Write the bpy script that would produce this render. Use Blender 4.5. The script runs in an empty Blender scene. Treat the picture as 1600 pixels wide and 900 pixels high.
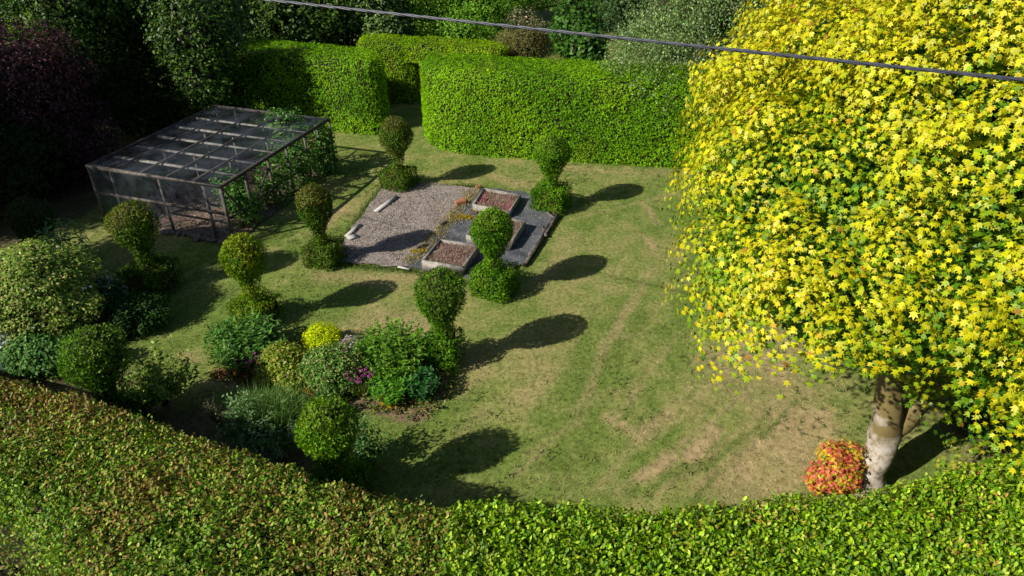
import bpy, bmesh, math, random
import numpy as np
from mathutils import Vector, Matrix

# ---------------------------------------------------------------- camera, sky, sun, exposure
SC = bpy.context.scene
COL = SC.collection
H = 10.5
PITCH = math.radians(33)
F = 1081.0                                     # focal length in pixels of the 1600 px wide photograph
cam_d = bpy.data.cameras.new('camera')
cam = bpy.data.objects.new('camera', cam_d)
COL.objects.link(cam)
cam.location = (0, 0, H)
cam.rotation_euler = (math.radians(90) - PITCH, 0, 0)
cam_d.sensor_width = 36
cam_d.lens = 36 * F / 1600
cam_d.clip_end = 1500
SC.camera = cam

SUN_AZ = math.radians(29)                      # the way the light travels over the ground
SUN_EL = math.radians(35)
world = bpy.data.worlds.new('World')
SC.world = world
world.use_nodes = True
wn = world.node_tree.nodes
sky = wn.new('ShaderNodeTexSky')
sky.sky_type = 'NISHITA'
sky.sun_disc = False
sky.sun_elevation = SUN_EL
sky.sun_rotation = math.atan2(-math.cos(SUN_AZ), -math.sin(SUN_AZ))
world.node_tree.links.new(sky.outputs[0], wn['Background'].inputs[0])
wn['Background'].inputs[1].default_value = 0.05
sun_d = bpy.data.lights.new('sun', 'SUN')
sun_d.energy = 4.6
sun_d.angle = math.radians(0.5)
sun_d.color = (1.0, 0.93, 0.80)
sun = bpy.data.objects.new('sun', sun_d)
COL.objects.link(sun)
L = Vector((math.cos(SUN_AZ) * math.cos(SUN_EL), math.sin(SUN_AZ) * math.cos(SUN_EL), -math.sin(SUN_EL)))
sun.rotation_euler = L.to_track_quat('-Z', 'Y').to_euler()
SC.view_settings.view_transform = 'Standard'
SC.view_settings.look = 'None'
SC.view_settings.exposure = 0.45
SC.view_settings.gamma = 1.0
SC.cycles.max_bounces = 6
SC.cycles.transparent_max_bounces = 12
SC.cycles.diffuse_bounces = 3
SC.cycles.transmission_bounces = 4
SC.cycles.glossy_bounces = 2

rng = np.random.default_rng(7)
random.seed(7)
CP, SP = math.cos(PITCH), math.sin(PITCH)


def G(px, py, z=0.0):
    x = (px - 800) / F; y = (450 - py) / F
    dy = CP + y * SP; dz = -SP + y * CP
    t = (z - H) / dz
    return np.array((x * t, dy * t, z))


def W(px, py, Y):
    x = (px - 800) / F; y = (450 - py) / F
    dy = CP + y * SP; dz = -SP + y * CP
    t = Y / dy
    return np.array((x * t, Y, H + dz * t))


# ---------------------------------------------------------------- numpy noise
def _hash(ix, iy, iz, seed):
    n = (ix * 374761393 + iy * 668265263 + iz * 2147483647 + seed * 1274126177) & 0xffffffff
    n = ((n ^ (n >> 13)) * 1274126177) & 0xffffffff
    return ((n ^ (n >> 16)) & 0xffff) / 65535.0


def vnoise(p, seed=0):
    p = np.asarray(p, float)
    i = np.floor(p).astype(np.int64); f = p - i
    f = f * f * (3 - 2 * f)
    r = 0
    for dx in (0, 1):
        for dy in (0, 1):
            for dz in (0, 1):
                w = (f[:, 0] if dx else 1 - f[:, 0]) * (f[:, 1] if dy else 1 - f[:, 1]) * (f[:, 2] if dz else 1 - f[:, 2])
                r = r + w * _hash(i[:, 0] + dx, i[:, 1] + dy, i[:, 2] + dz, seed)
    return r


def fbm(p, scale, octaves=3, seed=0):
    p = np.asarray(p, float)
    if p.shape[1] == 2:
        p = np.c_[p, np.zeros(len(p))]
    r = 0; a = 0.5; t = 0
    for o in range(octaves):
        r = r + a * vnoise(p * scale * (2 ** o) + 17.3 * o, seed + o); t += a; a *= 0.5
    return r / t                                # 0..1


def lerp(a, b, t):
    t = np.clip(np.asarray(t), 0, 1)[:, None]
    return np.asarray(a) * (1 - t) + np.asarray(b) * t


def unit(v):
    return v / np.maximum(np.linalg.norm(v, axis=-1, keepdims=True), 1e-9)


def smooth(a, b, x):
    t = np.clip((x - a) / (b - a), 0, 1)
    return t * t * (3 - 2 * t)


# ---------------------------------------------------------------- materials
def nodes_of(name):
    m = bpy.data.materials.new(name)
    m.use_nodes = True
    nt = m.node_tree
    return m, nt, nt.nodes['Principled BSDF'], nt.nodes['Material Output']


def leaf_mat(name, rough=0.45, trans=0.3, spec=0.4, tint=(1.1, 1.15, 0.6), sat=1.0, val=1.0):
    m, nt, p, out = nodes_of(name)
    a0 = nt.nodes.new('ShaderNodeAttribute'); a0.attribute_name = 'Col'
    at = nt.nodes.new('ShaderNodeHueSaturation')
    at.inputs['Saturation'].default_value = sat; at.inputs['Value'].default_value = val
    nt.links.new(a0.outputs['Color'], at.inputs['Color'])
    p.inputs['Roughness'].default_value = rough
    p.inputs['Specular IOR Level'].default_value = spec
    nt.links.new(at.outputs['Color'], p.inputs['Base Color'])
    if trans > 0:
        tr = nt.nodes.new('ShaderNodeBsdfTranslucent')
        mul = nt.nodes.new('ShaderNodeMix'); mul.data_type = 'RGBA'; mul.blend_type = 'MULTIPLY'
        mul.inputs[0].default_value = 1.0
        mul.inputs[7].default_value = (*tint, 1)
        nt.links.new(at.outputs['Color'], mul.inputs[6])
        nt.links.new(mul.outputs[2], tr.inputs['Color'])
        mx = nt.nodes.new('ShaderNodeMixShader'); mx.inputs[0].default_value = trans
        nt.links.new(p.outputs[0], mx.inputs[1]); nt.links.new(tr.outputs[0], mx.inputs[2])
        nt.links.new(mx.outputs[0], out.inputs[0])
    return m


def noise_mat(name, c1, c2, scale=20, rough=0.85, bump=0.3, stretch=(1, 1, 1), c3=None, bscale=None):
    m, nt, p, out = nodes_of(name)
    tc = nt.nodes.new('ShaderNodeTexCoord'); mp = nt.nodes.new('ShaderNodeMapping')
    mp.inputs['Scale'].default_value = stretch
    nz = nt.nodes.new('ShaderNodeTexNoise'); nz.inputs['Scale'].default_value = scale; nz.inputs['Detail'].default_value = 8
    nz.inputs['Roughness'].default_value = 0.65
    cr = nt.nodes.new('ShaderNodeValToRGB')
    cr.color_ramp.elements[0].position = 0.35; cr.color_ramp.elements[0].color = (*c1, 1)
    cr.color_ramp.elements[1].position = 0.65; cr.color_ramp.elements[1].color = (*c2, 1)
    if c3:
        e = cr.color_ramp.elements.new(0.8); e.color = (*c3, 1)
    nt.links.new(tc.outputs['Object'], mp.inputs[0]); nt.links.new(mp.outputs[0], nz.inputs['Vector'])
    nt.links.new(nz.outputs[0], cr.inputs[0]); nt.links.new(cr.outputs[0], p.inputs['Base Color'])
    bp = nt.nodes.new('ShaderNodeBump'); bp.inputs['Strength'].default_value = bump; bp.inputs['Distance'].default_value = 0.03
    if bscale:
        n2 = nt.nodes.new('ShaderNodeTexNoise'); n2.inputs['Scale'].default_value = bscale; n2.inputs['Detail'].default_value = 6
        nt.links.new(mp.outputs[0], n2.inputs['Vector']); nt.links.new(n2.outputs[0], bp.inputs['Height'])
    else:
        nt.links.new(nz.outputs[0], bp.inputs['Height'])
    nt.links.new(bp.outputs[0], p.inputs['Normal'])
    p.inputs['Roughness'].default_value = rough
    p.inputs['Specular IOR Level'].default_value = 0.25
    return m


def ground_mat(name):
    m, nt, p, out = nodes_of(name)
    at = nt.nodes.new('ShaderNodeAttribute'); at.attribute_name = 'Col'
    tc = nt.nodes.new('ShaderNodeTexCoord')
    nz = nt.nodes.new('ShaderNodeTexNoise'); nz.inputs['Scale'].default_value = 9; nz.inputs['Detail'].default_value = 9
    nz.inputs['Roughness'].default_value = 0.75
    nt.links.new(tc.outputs['Object'], nz.inputs['Vector'])
    cr = nt.nodes.new('ShaderNodeValToRGB')
    cr.color_ramp.elements[0].position = 0.3; cr.color_ramp.elements[0].color = (0.42, 0.44, 0.36, 1)
    cr.color_ramp.elements[1].position = 0.7; cr.color_ramp.elements[1].color = (1.65, 1.55, 1.5, 1)
    nt.links.new(nz.outputs[0], cr.inputs[0])
    mul = nt.nodes.new('ShaderNodeMix'); mul.data_type = 'RGBA'; mul.blend_type = 'MULTIPLY'; mul.inputs[0].default_value = 1
    nt.links.new(at.outputs['Color'], mul.inputs[6]); nt.links.new(cr.outputs[0], mul.inputs[7])
    nt.links.new(mul.outputs[2], p.inputs['Base Color'])
    n2 = nt.nodes.new('ShaderNodeTexNoise'); n2.inputs['Scale'].default_value = 35; n2.inputs['Detail'].default_value = 5
    nt.links.new(tc.outputs['Object'], n2.inputs['Vector'])
    bp = nt.nodes.new('ShaderNodeBump'); bp.inputs['Strength'].default_value = 0.5; bp.inputs['Distance'].default_value = 0.02
    nt.links.new(n2.outputs[0], bp.inputs['Height']); nt.links.new(bp.outputs[0], p.inputs['Normal'])
    p.inputs['Roughness'].default_value = 0.95
    p.inputs['Specular IOR Level'].default_value = 0.1
    return m


M = {
    'leaf': leaf_mat('leaf_matte', 0.6, 0.34, 0.2, sat=1.12, val=1.3),
    'gloss': leaf_mat('leaf_glossy', 0.42, 0.15, 0.22, sat=1.05, val=1.0),
    'waxy': leaf_mat('leaf_waxy', 0.45, 0.32, 0.2, sat=1.1, val=1.25),
    'maple': leaf_mat('leaf_maple', 0.42, 0.36, 0.35, (1.1, 1.05, 0.5)),
    'needle': leaf_mat('needles', 0.6, 0.18, 0.2, sat=1.08, val=1.1),
    'grass': leaf_mat('grass_blades', 0.7, 0.2, 0.15),
    'lawn': ground_mat('lawn_ground'),
    'core': noise_mat('shaded_twigs_inside', (0.012, 0.014, 0.006), (0.03, 0.034, 0.012), 9, 0.95, 0.6),  # solid inside of the foliage; its shade is put into the dark colour
    'bark': noise_mat('bark_brown', (0.05, 0.035, 0.022), (0.14, 0.11, 0.08), 14, 0.9, 0.7, (1, 1, 0.3)),
    'old_wood': noise_mat('weathered_wood', (0.055, 0.045, 0.04), (0.20, 0.175, 0.16), 7, 0.85, 0.4, (1, 1, 1)),
    'dark_wood': noise_mat('dark_wood', (0.03, 0.025, 0.022), (0.085, 0.07, 0.062), 8, 0.85, 0.4),
    'pale_wood': noise_mat('pale_boards', (0.13, 0.12, 0.11), (0.36, 0.34, 0.315), 6, 0.8, 0.3),
    'board': noise_mat('bleached_plank', (0.36, 0.34, 0.33), (0.55, 0.53, 0.52), 8, 0.8, 0.3),
    'brick': noise_mat('clay_brick', (0.26, 0.10, 0.06), (0.42, 0.19, 0.11), 18, 0.9, 0.4),
    'stone': noise_mat('old_stone', (0.07, 0.065, 0.05), (0.26, 0.21, 0.19), 5, 0.9, 0.6),
    'membrane': noise_mat('weed_membrane', (0.055, 0.062, 0.075), (0.13, 0.14, 0.16), 3.0, 0.6, 0.9, bscale=2.2, c3=(0.19, 0.19, 0.185)),
    'mulch': noise_mat('grey_mulch', (0.20, 0.17, 0.155), (0.35, 0.30, 0.28), 7, 0.95, 1.0, bscale=14, c3=(0.41, 0.36, 0.335)),
    'soil': noise_mat('bed_soil', (0.13, 0.09, 0.075), (0.28, 0.20, 0.18), 8, 0.95, 0.8, bscale=25),
    'cable': noise_mat('cable_sheath', (0.035, 0.04, 0.06), (0.07, 0.075, 0.10), 30, 0.4, 0.05),
    'clods': leaf_mat('clods', 0.95, 0.0, 0.1),
}
M['cable'].node_tree.nodes['Principled BSDF'].inputs['Specular IOR Level'].default_value = 0.45

# maple bark: pale silver with dark scars and moss, by world height
mb, nt, p, out = nodes_of('maple_bark')
tc = nt.nodes.new('ShaderNodeTexCoord')
n1 = nt.nodes.new('ShaderNodeTexNoise'); n1.inputs['Scale'].default_value = 4.6; n1.inputs['Detail'].default_value = 8; n1.inputs['Roughness'].default_value = 0.7
c1 = nt.nodes.new('ShaderNodeValToRGB')
for e, (po, c) in zip((c1.color_ramp.elements[0], c1.color_ramp.elements[1]), ((0.38, (0.10, 0.085, 0.05, 1)), (0.56, (0.50, 0.46, 0.41, 1)))):
    e.position = po; e.color = c
e = c1.color_ramp.elements.new(0.46); e.color = (0.33, 0.27, 0.2, 1)
nt.links.new(tc.outputs['Object'], n1.inputs['Vector']); nt.links.new(n1.outputs[0], c1.inputs[0])
n2 = nt.nodes.new('ShaderNodeTexNoise'); n2.inputs['Scale'].default_value = 1.6; n2.inputs['Detail'].default_value = 5
nt.links.new(tc.outputs['Object'], n2.inputs['Vector'])
sx = nt.nodes.new('ShaderNodeSeparateXYZ'); nt.links.new(tc.outputs['Object'], sx.inputs[0])
ad = nt.nodes.new('ShaderNodeMath'); ad.operation = 'MULTIPLY_ADD'; ad.inputs[1].default_value = 0.22
nt.links.new(sx.outputs['Z'], ad.inputs[0]); nt.links.new(n2.outputs[0], ad.inputs[2])
c2 = nt.nodes.new('ShaderNodeValToRGB')
c2.color_ramp.elements[0].position = 0.74; c2.color_ramp.elements[1].position = 0.88
nt.links.new(ad.outputs[0], c2.inputs[0])
mx = nt.nodes.new('ShaderNodeMix'); mx.data_type = 'RGBA'
nt.links.new(c2.outputs[0], mx.inputs[0]); nt.links.new(c1.outputs[0], mx.inputs[6]); mx.inputs[7].default_value = (0.17, 0.13, 0.045, 1)
nt.links.new(mx.outputs[2], p.inputs['Base Color'])
bp = nt.nodes.new('ShaderNodeBump'); bp.inputs['Strength'].default_value = 0.5; bp.inputs['Distance'].default_value = 0.03
nt.links.new(n1.outputs[0], bp.inputs['Height']); nt.links.new(bp.outputs[0], p.inputs['Normal'])
p.inputs['Roughness'].default_value = 0.8
M['maple_bark'] = mb

# netting: a fine woven grid of threads with holes between them
mn, nt, p, out = nodes_of('garden_netting')
p.inputs['Base Color'].default_value = (0.13, 0.16, 0.21, 1); p.inputs['Roughness'].default_value = 0.6
tc = nt.nodes.new('ShaderNodeTexCoord')
nz = nt.nodes.new('ShaderNodeTexNoise'); nz.inputs['Scale'].default_value = 1.3; nz.inputs['Detail'].default_value = 6
nt.links.new(tc.outputs['Object'], nz.inputs['Vector'])
mr = nt.nodes.new('ShaderNodeMapRange'); mr.inputs[1].default_value = 0.35; mr.inputs[2].default_value = 0.7
mr.inputs[3].default_value = 0.03; mr.inputs[4].default_value = 0.26
nt.links.new(nz.outputs[0], mr.inputs[0])
tb = nt.nodes.new('ShaderNodeBsdfTransparent'); mx = nt.nodes.new('ShaderNodeMixShader')
nt.links.new(mr.outputs[0], mx.inputs[0]); nt.links.new(tb.outputs[0], mx.inputs[1]); nt.links.new(p.outputs[0], mx.inputs[2])
nt.links.new(mx.outputs[0], out.inputs[0])
M['net'] = mn


# ---------------------------------------------------------------- object helpers
def tag(o, label=None, cat=None, group=None, kind=None):
    if label: o['label'] = label
    if cat: o['category'] = cat
    if group: o['group'] = group
    if kind: o['kind'] = kind
    return o


def thing(name, label, cat, loc=(0, 0, 0), group=None, rz=0.0):
    o = bpy.data.objects.new(name, None)
    COL.objects.link(o)
    o.empty_display_size = 0.3
    o.location = loc
    o.rotation_euler = (0, 0, rz)
    return tag(o, label, cat, group)


def link_mesh(name, me, mat, parent=None, loc=None):
    o = bpy.data.objects.new(name, me)
    COL.objects.link(o)
    if mat is not None:
        if len(me.materials) == 0: me.materials.append(mat)
    if parent is not None:
        o.parent = parent
    if loc is not None:
        o.location = loc
    return o


class MB:
    """collects vertices and polygons (with a colour per vertex) and links them as one mesh"""
    def __init__(s):
        s.v = []; s.c = []; s.polys = []; s.n = 0

    def add(s, verts, faces, col=(0.1, 0.1, 0.1)):
        verts = np.asarray(verts, float).reshape(-1, 3)
        c = np.asarray(col, float)
        if c.ndim == 1: c = np.tile(c, (len(verts), 1))
        s.v.append(verts); s.c.append(c)
        for f in faces if isinstance(faces, list) else [faces]:
            f = np.asarray(f)
            if f.ndim == 1: f = f[None]
            s.polys.append(f + s.n)
        s.n += len(verts)

    def leaves(s, tmpl, pos, nrm, tdir, size, col, width=None):
        tv, tf = tmpl
        nrm = unit(nrm); x = unit(tdir - (tdir * nrm).sum(1, keepdims=True) * nrm)
        y = np.cross(nrm, x)
        size = np.asarray(size) * np.ones(len(pos)); w = size if width is None else size * width
        V = (pos[:, None] + tv[None, :, 0:1] * x[:, None] * size[:, None, None]
             + tv[None, :, 1:2] * y[:, None] * w[:, None, None] + tv[None, :, 2:3] * nrm[:, None] * size[:, None, None])
        k = tv.shape[0]; n = len(pos)
        c = np.repeat(col, k, axis=0)
        off = (np.arange(n) * k)[:, None, None]
        s.v.append(V.reshape(-1, 3)); s.c.append(c)
        for f in tf:
            s.polys.append((f[None] + off).reshape(-1, f.shape[1]) + s.n)
        s.n += n * k

    def tube(s, pts, radii, seg=8, col=(0.1, 0.1, 0.1)):
        pts = np.asarray(pts, float); n = len(pts)
        radii = np.asarray(radii) * np.ones(n)
        t = unit(np.gradient(pts, axis=0))
        ref = np.array((0.0, 0, 1)) if abs(t[0][2]) < 0.9 else np.array((1.0, 0, 0))
        a = unit(np.cross(t, ref)); b = np.cross(t, a)
        ang = np.linspace(0, 2 * math.pi, seg, endpoint=False)
        ring = pts[:, None] + radii[:, None, None] * (np.cos(ang)[None, :, None] * a[:, None] + np.sin(ang)[None, :, None] * b[:, None])
        f = [[i * seg + j, i * seg + (j + 1) % seg, (i + 1) * seg + (j + 1) % seg, (i + 1) * seg + j] for i in range(n - 1) for j in range(seg)]
        s.add(ring.reshape(-1, 3), np.array(f), col)
        if seg > 4:
            s.polys.append(np.array([list(range(seg))[::-1]]) + s.n - n * seg)
            s.polys.append(np.array([list(range((n - 1) * seg, n * seg))]) + s.n - n * seg)

    def box(s, c, size, rz=0.0, col=(0.1, 0.1, 0.1), jitter=0.0, axes=None):
        hx, hy, hz = np.array(size) / 2
        v = np.array([[x, y, z] for z in (-hz, hz) for y in (-hy, hy) for x in (-hx, hx)])
        if jitter: v = v + rng.normal(0, jitter, v.shape)
        if axes is not None:
            v = v @ np.array(axes)
        else:
            cr, sr = math.cos(rz), math.sin(rz)
            v = np.c_[v[:, 0] * cr - v[:, 1] * sr, v[:, 0] * sr + v[:, 1] * cr, v[:, 2]]
        s.add(v + np.array(c), np.array([[0, 2, 3, 1], [4, 5, 7, 6], [0, 1, 5, 4], [2, 6, 7, 3], [0, 4, 6, 2], [1, 3, 7, 5]]), col)

    def beam(s, a, b, w, h, jitter=0.0):
        """box with its long axis from a to b, h measured upwards"""
        a = np.array(a, float); b = np.array(b, float); d = b - a; l = np.linalg.norm(d); x = d / l
        up = np.array((0, 0, 1.0)) if abs(x[2]) < 0.95 else np.array((0, 1.0, 0))
        y = unit(np.cross(up, x)); z = np.cross(x, y)
        s.box((a + b) / 2, (l, w, h), axes=(x, y, z), jitter=jitter)

    def mesh(s, name, smooth_shade=False):
        V = np.concatenate(s.v); C = np.concatenate(s.c)
        me = bpy.data.meshes.new(name)
        sizes = np.concatenate([np.full(len(p), p.shape[1], np.int32) for p in s.polys])
        loops = np.concatenate([p.ravel() for p in s.polys]).astype(np.int32)
        me.vertices.add(len(V)); me.vertices.foreach_set('co', V.astype(np.float32).ravel())
        me.loops.add(len(loops)); me.loops.foreach_set('vertex_index', loops)
        me.polygons.add(len(sizes))
        st = np.zeros(len(sizes), np.int32); st[1:] = np.cumsum(sizes)[:-1]
        me.polygons.foreach_set('loop_start', st)
        if smooth_shade: me.polygons.foreach_set('use_smooth', np.ones(len(sizes), bool))
        me.update(calc_edges=True)
        at = me.attributes.new('Col', 'FLOAT_COLOR', 'POINT')
        at.data.foreach_set('color', np.c_[C, np.ones(len(C))].astype(np.float32).ravel())
        return me

    def build(s, name, mat, parent=None, smooth_shade=False, loc=None, origin=None):
        if origin is not None:
            s.v = [v - np.array(origin) for v in s.v]
        return link_mesh(name, s.mesh(name, smooth_shade), mat, parent, loc)


# leaf shapes: x along the midrib, y across, z the leaf's normal
DIAMOND = (np.array([[0, 0, 0], [.45, .30, .07], [1, 0, -.05], [.45, -.30, .07]]), [np.array([[0, 2, 1], [0, 3, 2]])])
OVAL = (np.array([[0, 0, 0], [.25, .24, .05], [.68, .25, .03], [1, 0, -.10], [.68, -.25, .03], [.25, -.24, .05]]),
        [np.array([[0, 3, 2, 1], [0, 5, 4, 3]])])
LANCE = (np.array([[0, 0, 0], [.4, .13, .05], [1, 0, -.12], [.4, -.13, .05]]), [np.array([[0, 2, 1], [0, 3, 2]])])
BLADE = (np.array([[0, .06, 0], [0, -.06, 0], [1, 0, .0]]), [np.array([[0, 1, 2]])])
TUFT = (np.array([[0, 0, 0], [.7, .34, .22], [.55, .02, .1], [1, 0, .12], [.7, -.34, .22], [.55, -.02, .1]]),
        [np.array([[0, 2, 1], [0, 3, 2], [0, 4, 5]])])


def maple_template():
    tips = [(-8, 1.0), (38, .92), (88, .70)]
    pts = []
    for a, r in ((0, 1.0), (22, .52), (44, .93), (70, .48), (100, .66)):
        pts.append((a, r))
    outl = [(r * math.cos(math.radians(a)), r * math.sin(math.radians(a))) for a, r in pts]
    left = outl + [(-0.12, 0.0)]
    right = [(x, -y) for x, y in outl[1:]][::-1]
    poly = left + right
    v = [[0.12, 0, 0.05]]
    for x, y in poly:
        r = math.hypot(x, y)
        v.append([x * .62 + .1, y * .62, -0.16 * r * r + (.05 if r < .6 else 0)])
    n = len(poly)
    f = [[0, i + 1, (i + 1) % n + 1] for i in range(n)]
    v = np.array(v); v[:, 0] = v[:, 0] * 1.0
    return (v, [np.array(f)])


MAPLE = maple_template()


def lobed_template():
    """five pointed lobes, one face each, for the mass of small leaves"""
    v, f = [], []
    for k, (a, r, w) in enumerate(((0, .74, .27), (45, .66, .27), (-45, .66, .27), (100, .50, .23), (-100, .50, .23))):
        a = math.radians(a); c, s = math.cos(a), math.sin(a)
        b = -.06
        v += [[.06 + r * c, r * s, -.13 * (r / .7) ** 2 - .004 * k], [.06 + b * c - w * s, b * s + w * c, .03 - .004 * k], [.06 + b * c + w * s, b * s - w * c, .03 - .004 * k]]
        f.append([3 * k, 3 * k + 1, 3 * k + 2])
    return (np.array(v), [np.array(f)])


LOBED = lobed_template()


def rand_unit(n):
    return unit(rng.normal(size=(n, 3)))


def pick(cols, n, p=None):
    cols = np.asarray(cols, float)
    return cols[rng.choice(len(cols), n, p=p)]


def vary(c, n=None, amt=0.18):
    k = np.exp(rng.normal(0, amt, (len(c), 1)))
    return np.clip(c * k * np.exp(rng.normal(0, amt * 0.25, c.shape)), 0.002, 0.95)


# ---------------------------------------------------------------- clipped hedges and topiary
def resample(poly, step):
    poly = np.asarray(poly, float)
    P = np.vstack([poly, poly[:1]])
    d = np.r_[0, np.cumsum(np.linalg.norm(np.diff(P, axis=0), axis=1))]
    n = max(8, int(d[-1] / step))
    s = np.linspace(0, d[-1], n, endpoint=False)
    return np.c_[np.interp(s, d, P[:, 0]), np.interp(s, d, P[:, 1])], d[-1]


def round_poly(poly, it=2):
    P = np.asarray(poly, float)
    for _ in range(it):
        Q = np.roll(P, -1, axis=0)
        P = np.stack([P * .78 + Q * .22, P * .22 + Q * .78], 1).reshape(-1, 2)
    return P


def area2(P):
    x, y = P[:, 0], P[:, 1]
    return 0.5 * np.sum(x * np.roll(y, -1) - y * np.roll(x, -1))


def inside(P, q):
    r = np.zeros(len(q), bool)
    a = P; b = np.roll(P, -1, axis=0)
    for (x1, y1), (x2, y2) in zip(a, b):
        c = ((y1 > q[:, 1]) != (y2 > q[:, 1])) & (q[:, 0] < (x2 - x1) * (q[:, 1] - y1) / (y2 - y1 + 1e-12) + x1)
        r ^= c
    return r


def hedge_points(poly, z0, z1, r, dens_wall, dens_top, keep=None, it=2):
    """points and outward normals on a hedge with rounded shoulders"""
    P = round_poly(poly, it)
    if area2(P) < 0: P = P[::-1]
    P, per = resample(P, 0.1)
    T = unit(np.roll(P, -1, axis=0) - np.roll(P, 1, axis=0)); N = np.c_[T[:, 1], -T[:, 0]]
    arc = r * math.pi / 2; hw = z1 - z0 - r; tot = hw + arc
    n = int(per * tot * dens_wall)
    i = rng.integers(0, len(P), n); fr = rng.random(n)[:, None]
    base = P[i] * (1 - fr) + P[(i + 1) % len(P)] * fr; nn = N[i]
    q = rng.random(n) * tot
    a = np.clip((q - hw) / r, 0, math.pi / 2)
    z = z0 + np.minimum(q, hw) + r * np.sin(a)
    inset = r * (1 - np.cos(a))
    pos = np.c_[base - nn * inset[:, None], z]
    nrm = np.c_[nn * np.cos(a)[:, None], np.sin(a)]
    inner = P - N * r
    lo, hi = P.min(0), P.max(0)
    m = int((hi[0] - lo[0]) * (hi[1] - lo[1]) * dens_top)
    t = rng.random((m, 2)) * (hi - lo) + lo
    t = t[inside(inner, t)]
    pos = np.vstack([pos, np.c_[t, np.full(len(t), z1)]])
    nrm = np.vstack([nrm, np.tile((0, 0, 1.0), (len(t), 1))])
    if keep is not None:
        k = keep(pos); pos = pos[k]; nrm = nrm[k]
    return pos, nrm, P, N


def hedge_core(P, N, z0, z1, r, inset=0.1):
    mb = MB()  # solid core in place of twigs, coloured dark for the shade inside
    rings = []
    for zz, ins in ((z0, inset), (z1 - r, inset), (z1 - r * .45, inset + r * .22), (z1 - inset, inset + r * .8)):
        rings.append(np.c_[P[::3] - N[::3] * ins, np.full(len(P[::3]), zz)])
    k = len(rings[0])
    f = [[a * k + i, a * k + (i + 1) % k, (a + 1) * k + (i + 1) % k, (a + 1) * k + i] for a in range(3) for i in range(k)]
    mb.add(np.vstack(rings), np.array(f), (0.03, 0.03, 0.01))
    mb.polys.append(np.array([list(range(3 * k, 4 * k))]))
    return mb


def foliage_on(mb, pos, nrm, tmpl, size, cols, lump=0.06, lump_scale=1.2, spread=0.5, depth=0.05, down=0.0, seed=3, width=None, up=0.0):
    """leaves over a surface: lumped in and out, tilted at random"""
    vd = unit(np.array((0, 0, H)) - np.mean(pos, axis=0)) if abs(np.mean(pos[:, 0])) > 4.5 or np.mean(pos[:, 1]) > 9 else np.array((0, -.5, .8))
    kp = (nrm @ vd > -.3) | (rng.random(len(pos)) < .35)
    pos, nrm, cols = pos[kp], nrm[kp], cols[kp]
    n = len(pos)
    h = fbm(pos, lump_scale, 3, seed) - 0.5
    p = pos + nrm * (h * 2 * lump + rng.uniform(-depth, depth, n))[:, None]
    # tilt the normals with the lumps so the light breaks up
    e = 0.08
    g = np.stack([fbm(pos + np.eye(3)[k] * e, lump_scale, 3, seed) - 0.5 - h for k in range(3)], 1) / e
    nn = unit(nrm - g * 2 * lump * 1.5 + rand_unit(n) * spread)
    t = rand_unit(n) * 0.9 + nrm * 0.35 + np.array((0, 0, up - down))
    mb.leaves(tmpl, p, nn, t, size * rng.uniform(0.7, 1.25, n), cols, width)
    return p


# ---------------------------------------------------------------- lawn
TH = math.radians(-20.5)                      # the way the vegetable plot is laid out
plot = np.array([G(*q)[:2] for q in ((514, 410), (600, 291), (742, 292), (872, 333), (818, 412), (748, 445), (636, 421))])
mulch_poly = np.array([G(*q)[:2] for q in ((514, 410), (600, 291), (672, 287), (752, 297), (700, 345), (640, 418), (590, 416))])
memb_poly = np.array([G(*q)[:2] for q in ((748, 294), (836, 306), (872, 333), (818, 415), (748, 442), (690, 430), (632, 420), (700, 345))])
border_poly = np.array([G(*q)[:2] for q in ((318, 590), (370, 560), (450, 530), (600, 545), (715, 590), (700, 625), (660, 662), (600, 650), (520, 625), (400, 607))])
cage_o = G(365, 378)[:2]


def seg_dist(p, a, b):
    a = np.array(a[:2]); b = np.array(b[:2]); d = b - a
    t = np.clip(((p - a) @ d) / (d @ d), 0, 1)
    return np.linalg.norm(p - (a + t[:, None] * d), axis=1), t


def poly_dist(P, q):
    r = np.full(len(q), 1e9)
    for a, b in zip(P, np.roll(P, -1, axis=0)):
        r = np.minimum(r, seg_dist(q, a, b)[0])
    return r


GREEN1 = np.array((0.125, 0.185, 0.040)); GREEN2 = np.array((0.185, 0.228, 0.066))
STRAW = np.array((0.255, 0.240, 0.100)); BARE = np.array((0.38, 0.285, 0.175))


def rot(p, a):
    return np.c_[p[:, 0] * math.cos(a) + p[:, 1] * math.sin(a), -p[:, 0] * math.sin(a) + p[:, 1] * math.cos(a)]


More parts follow.
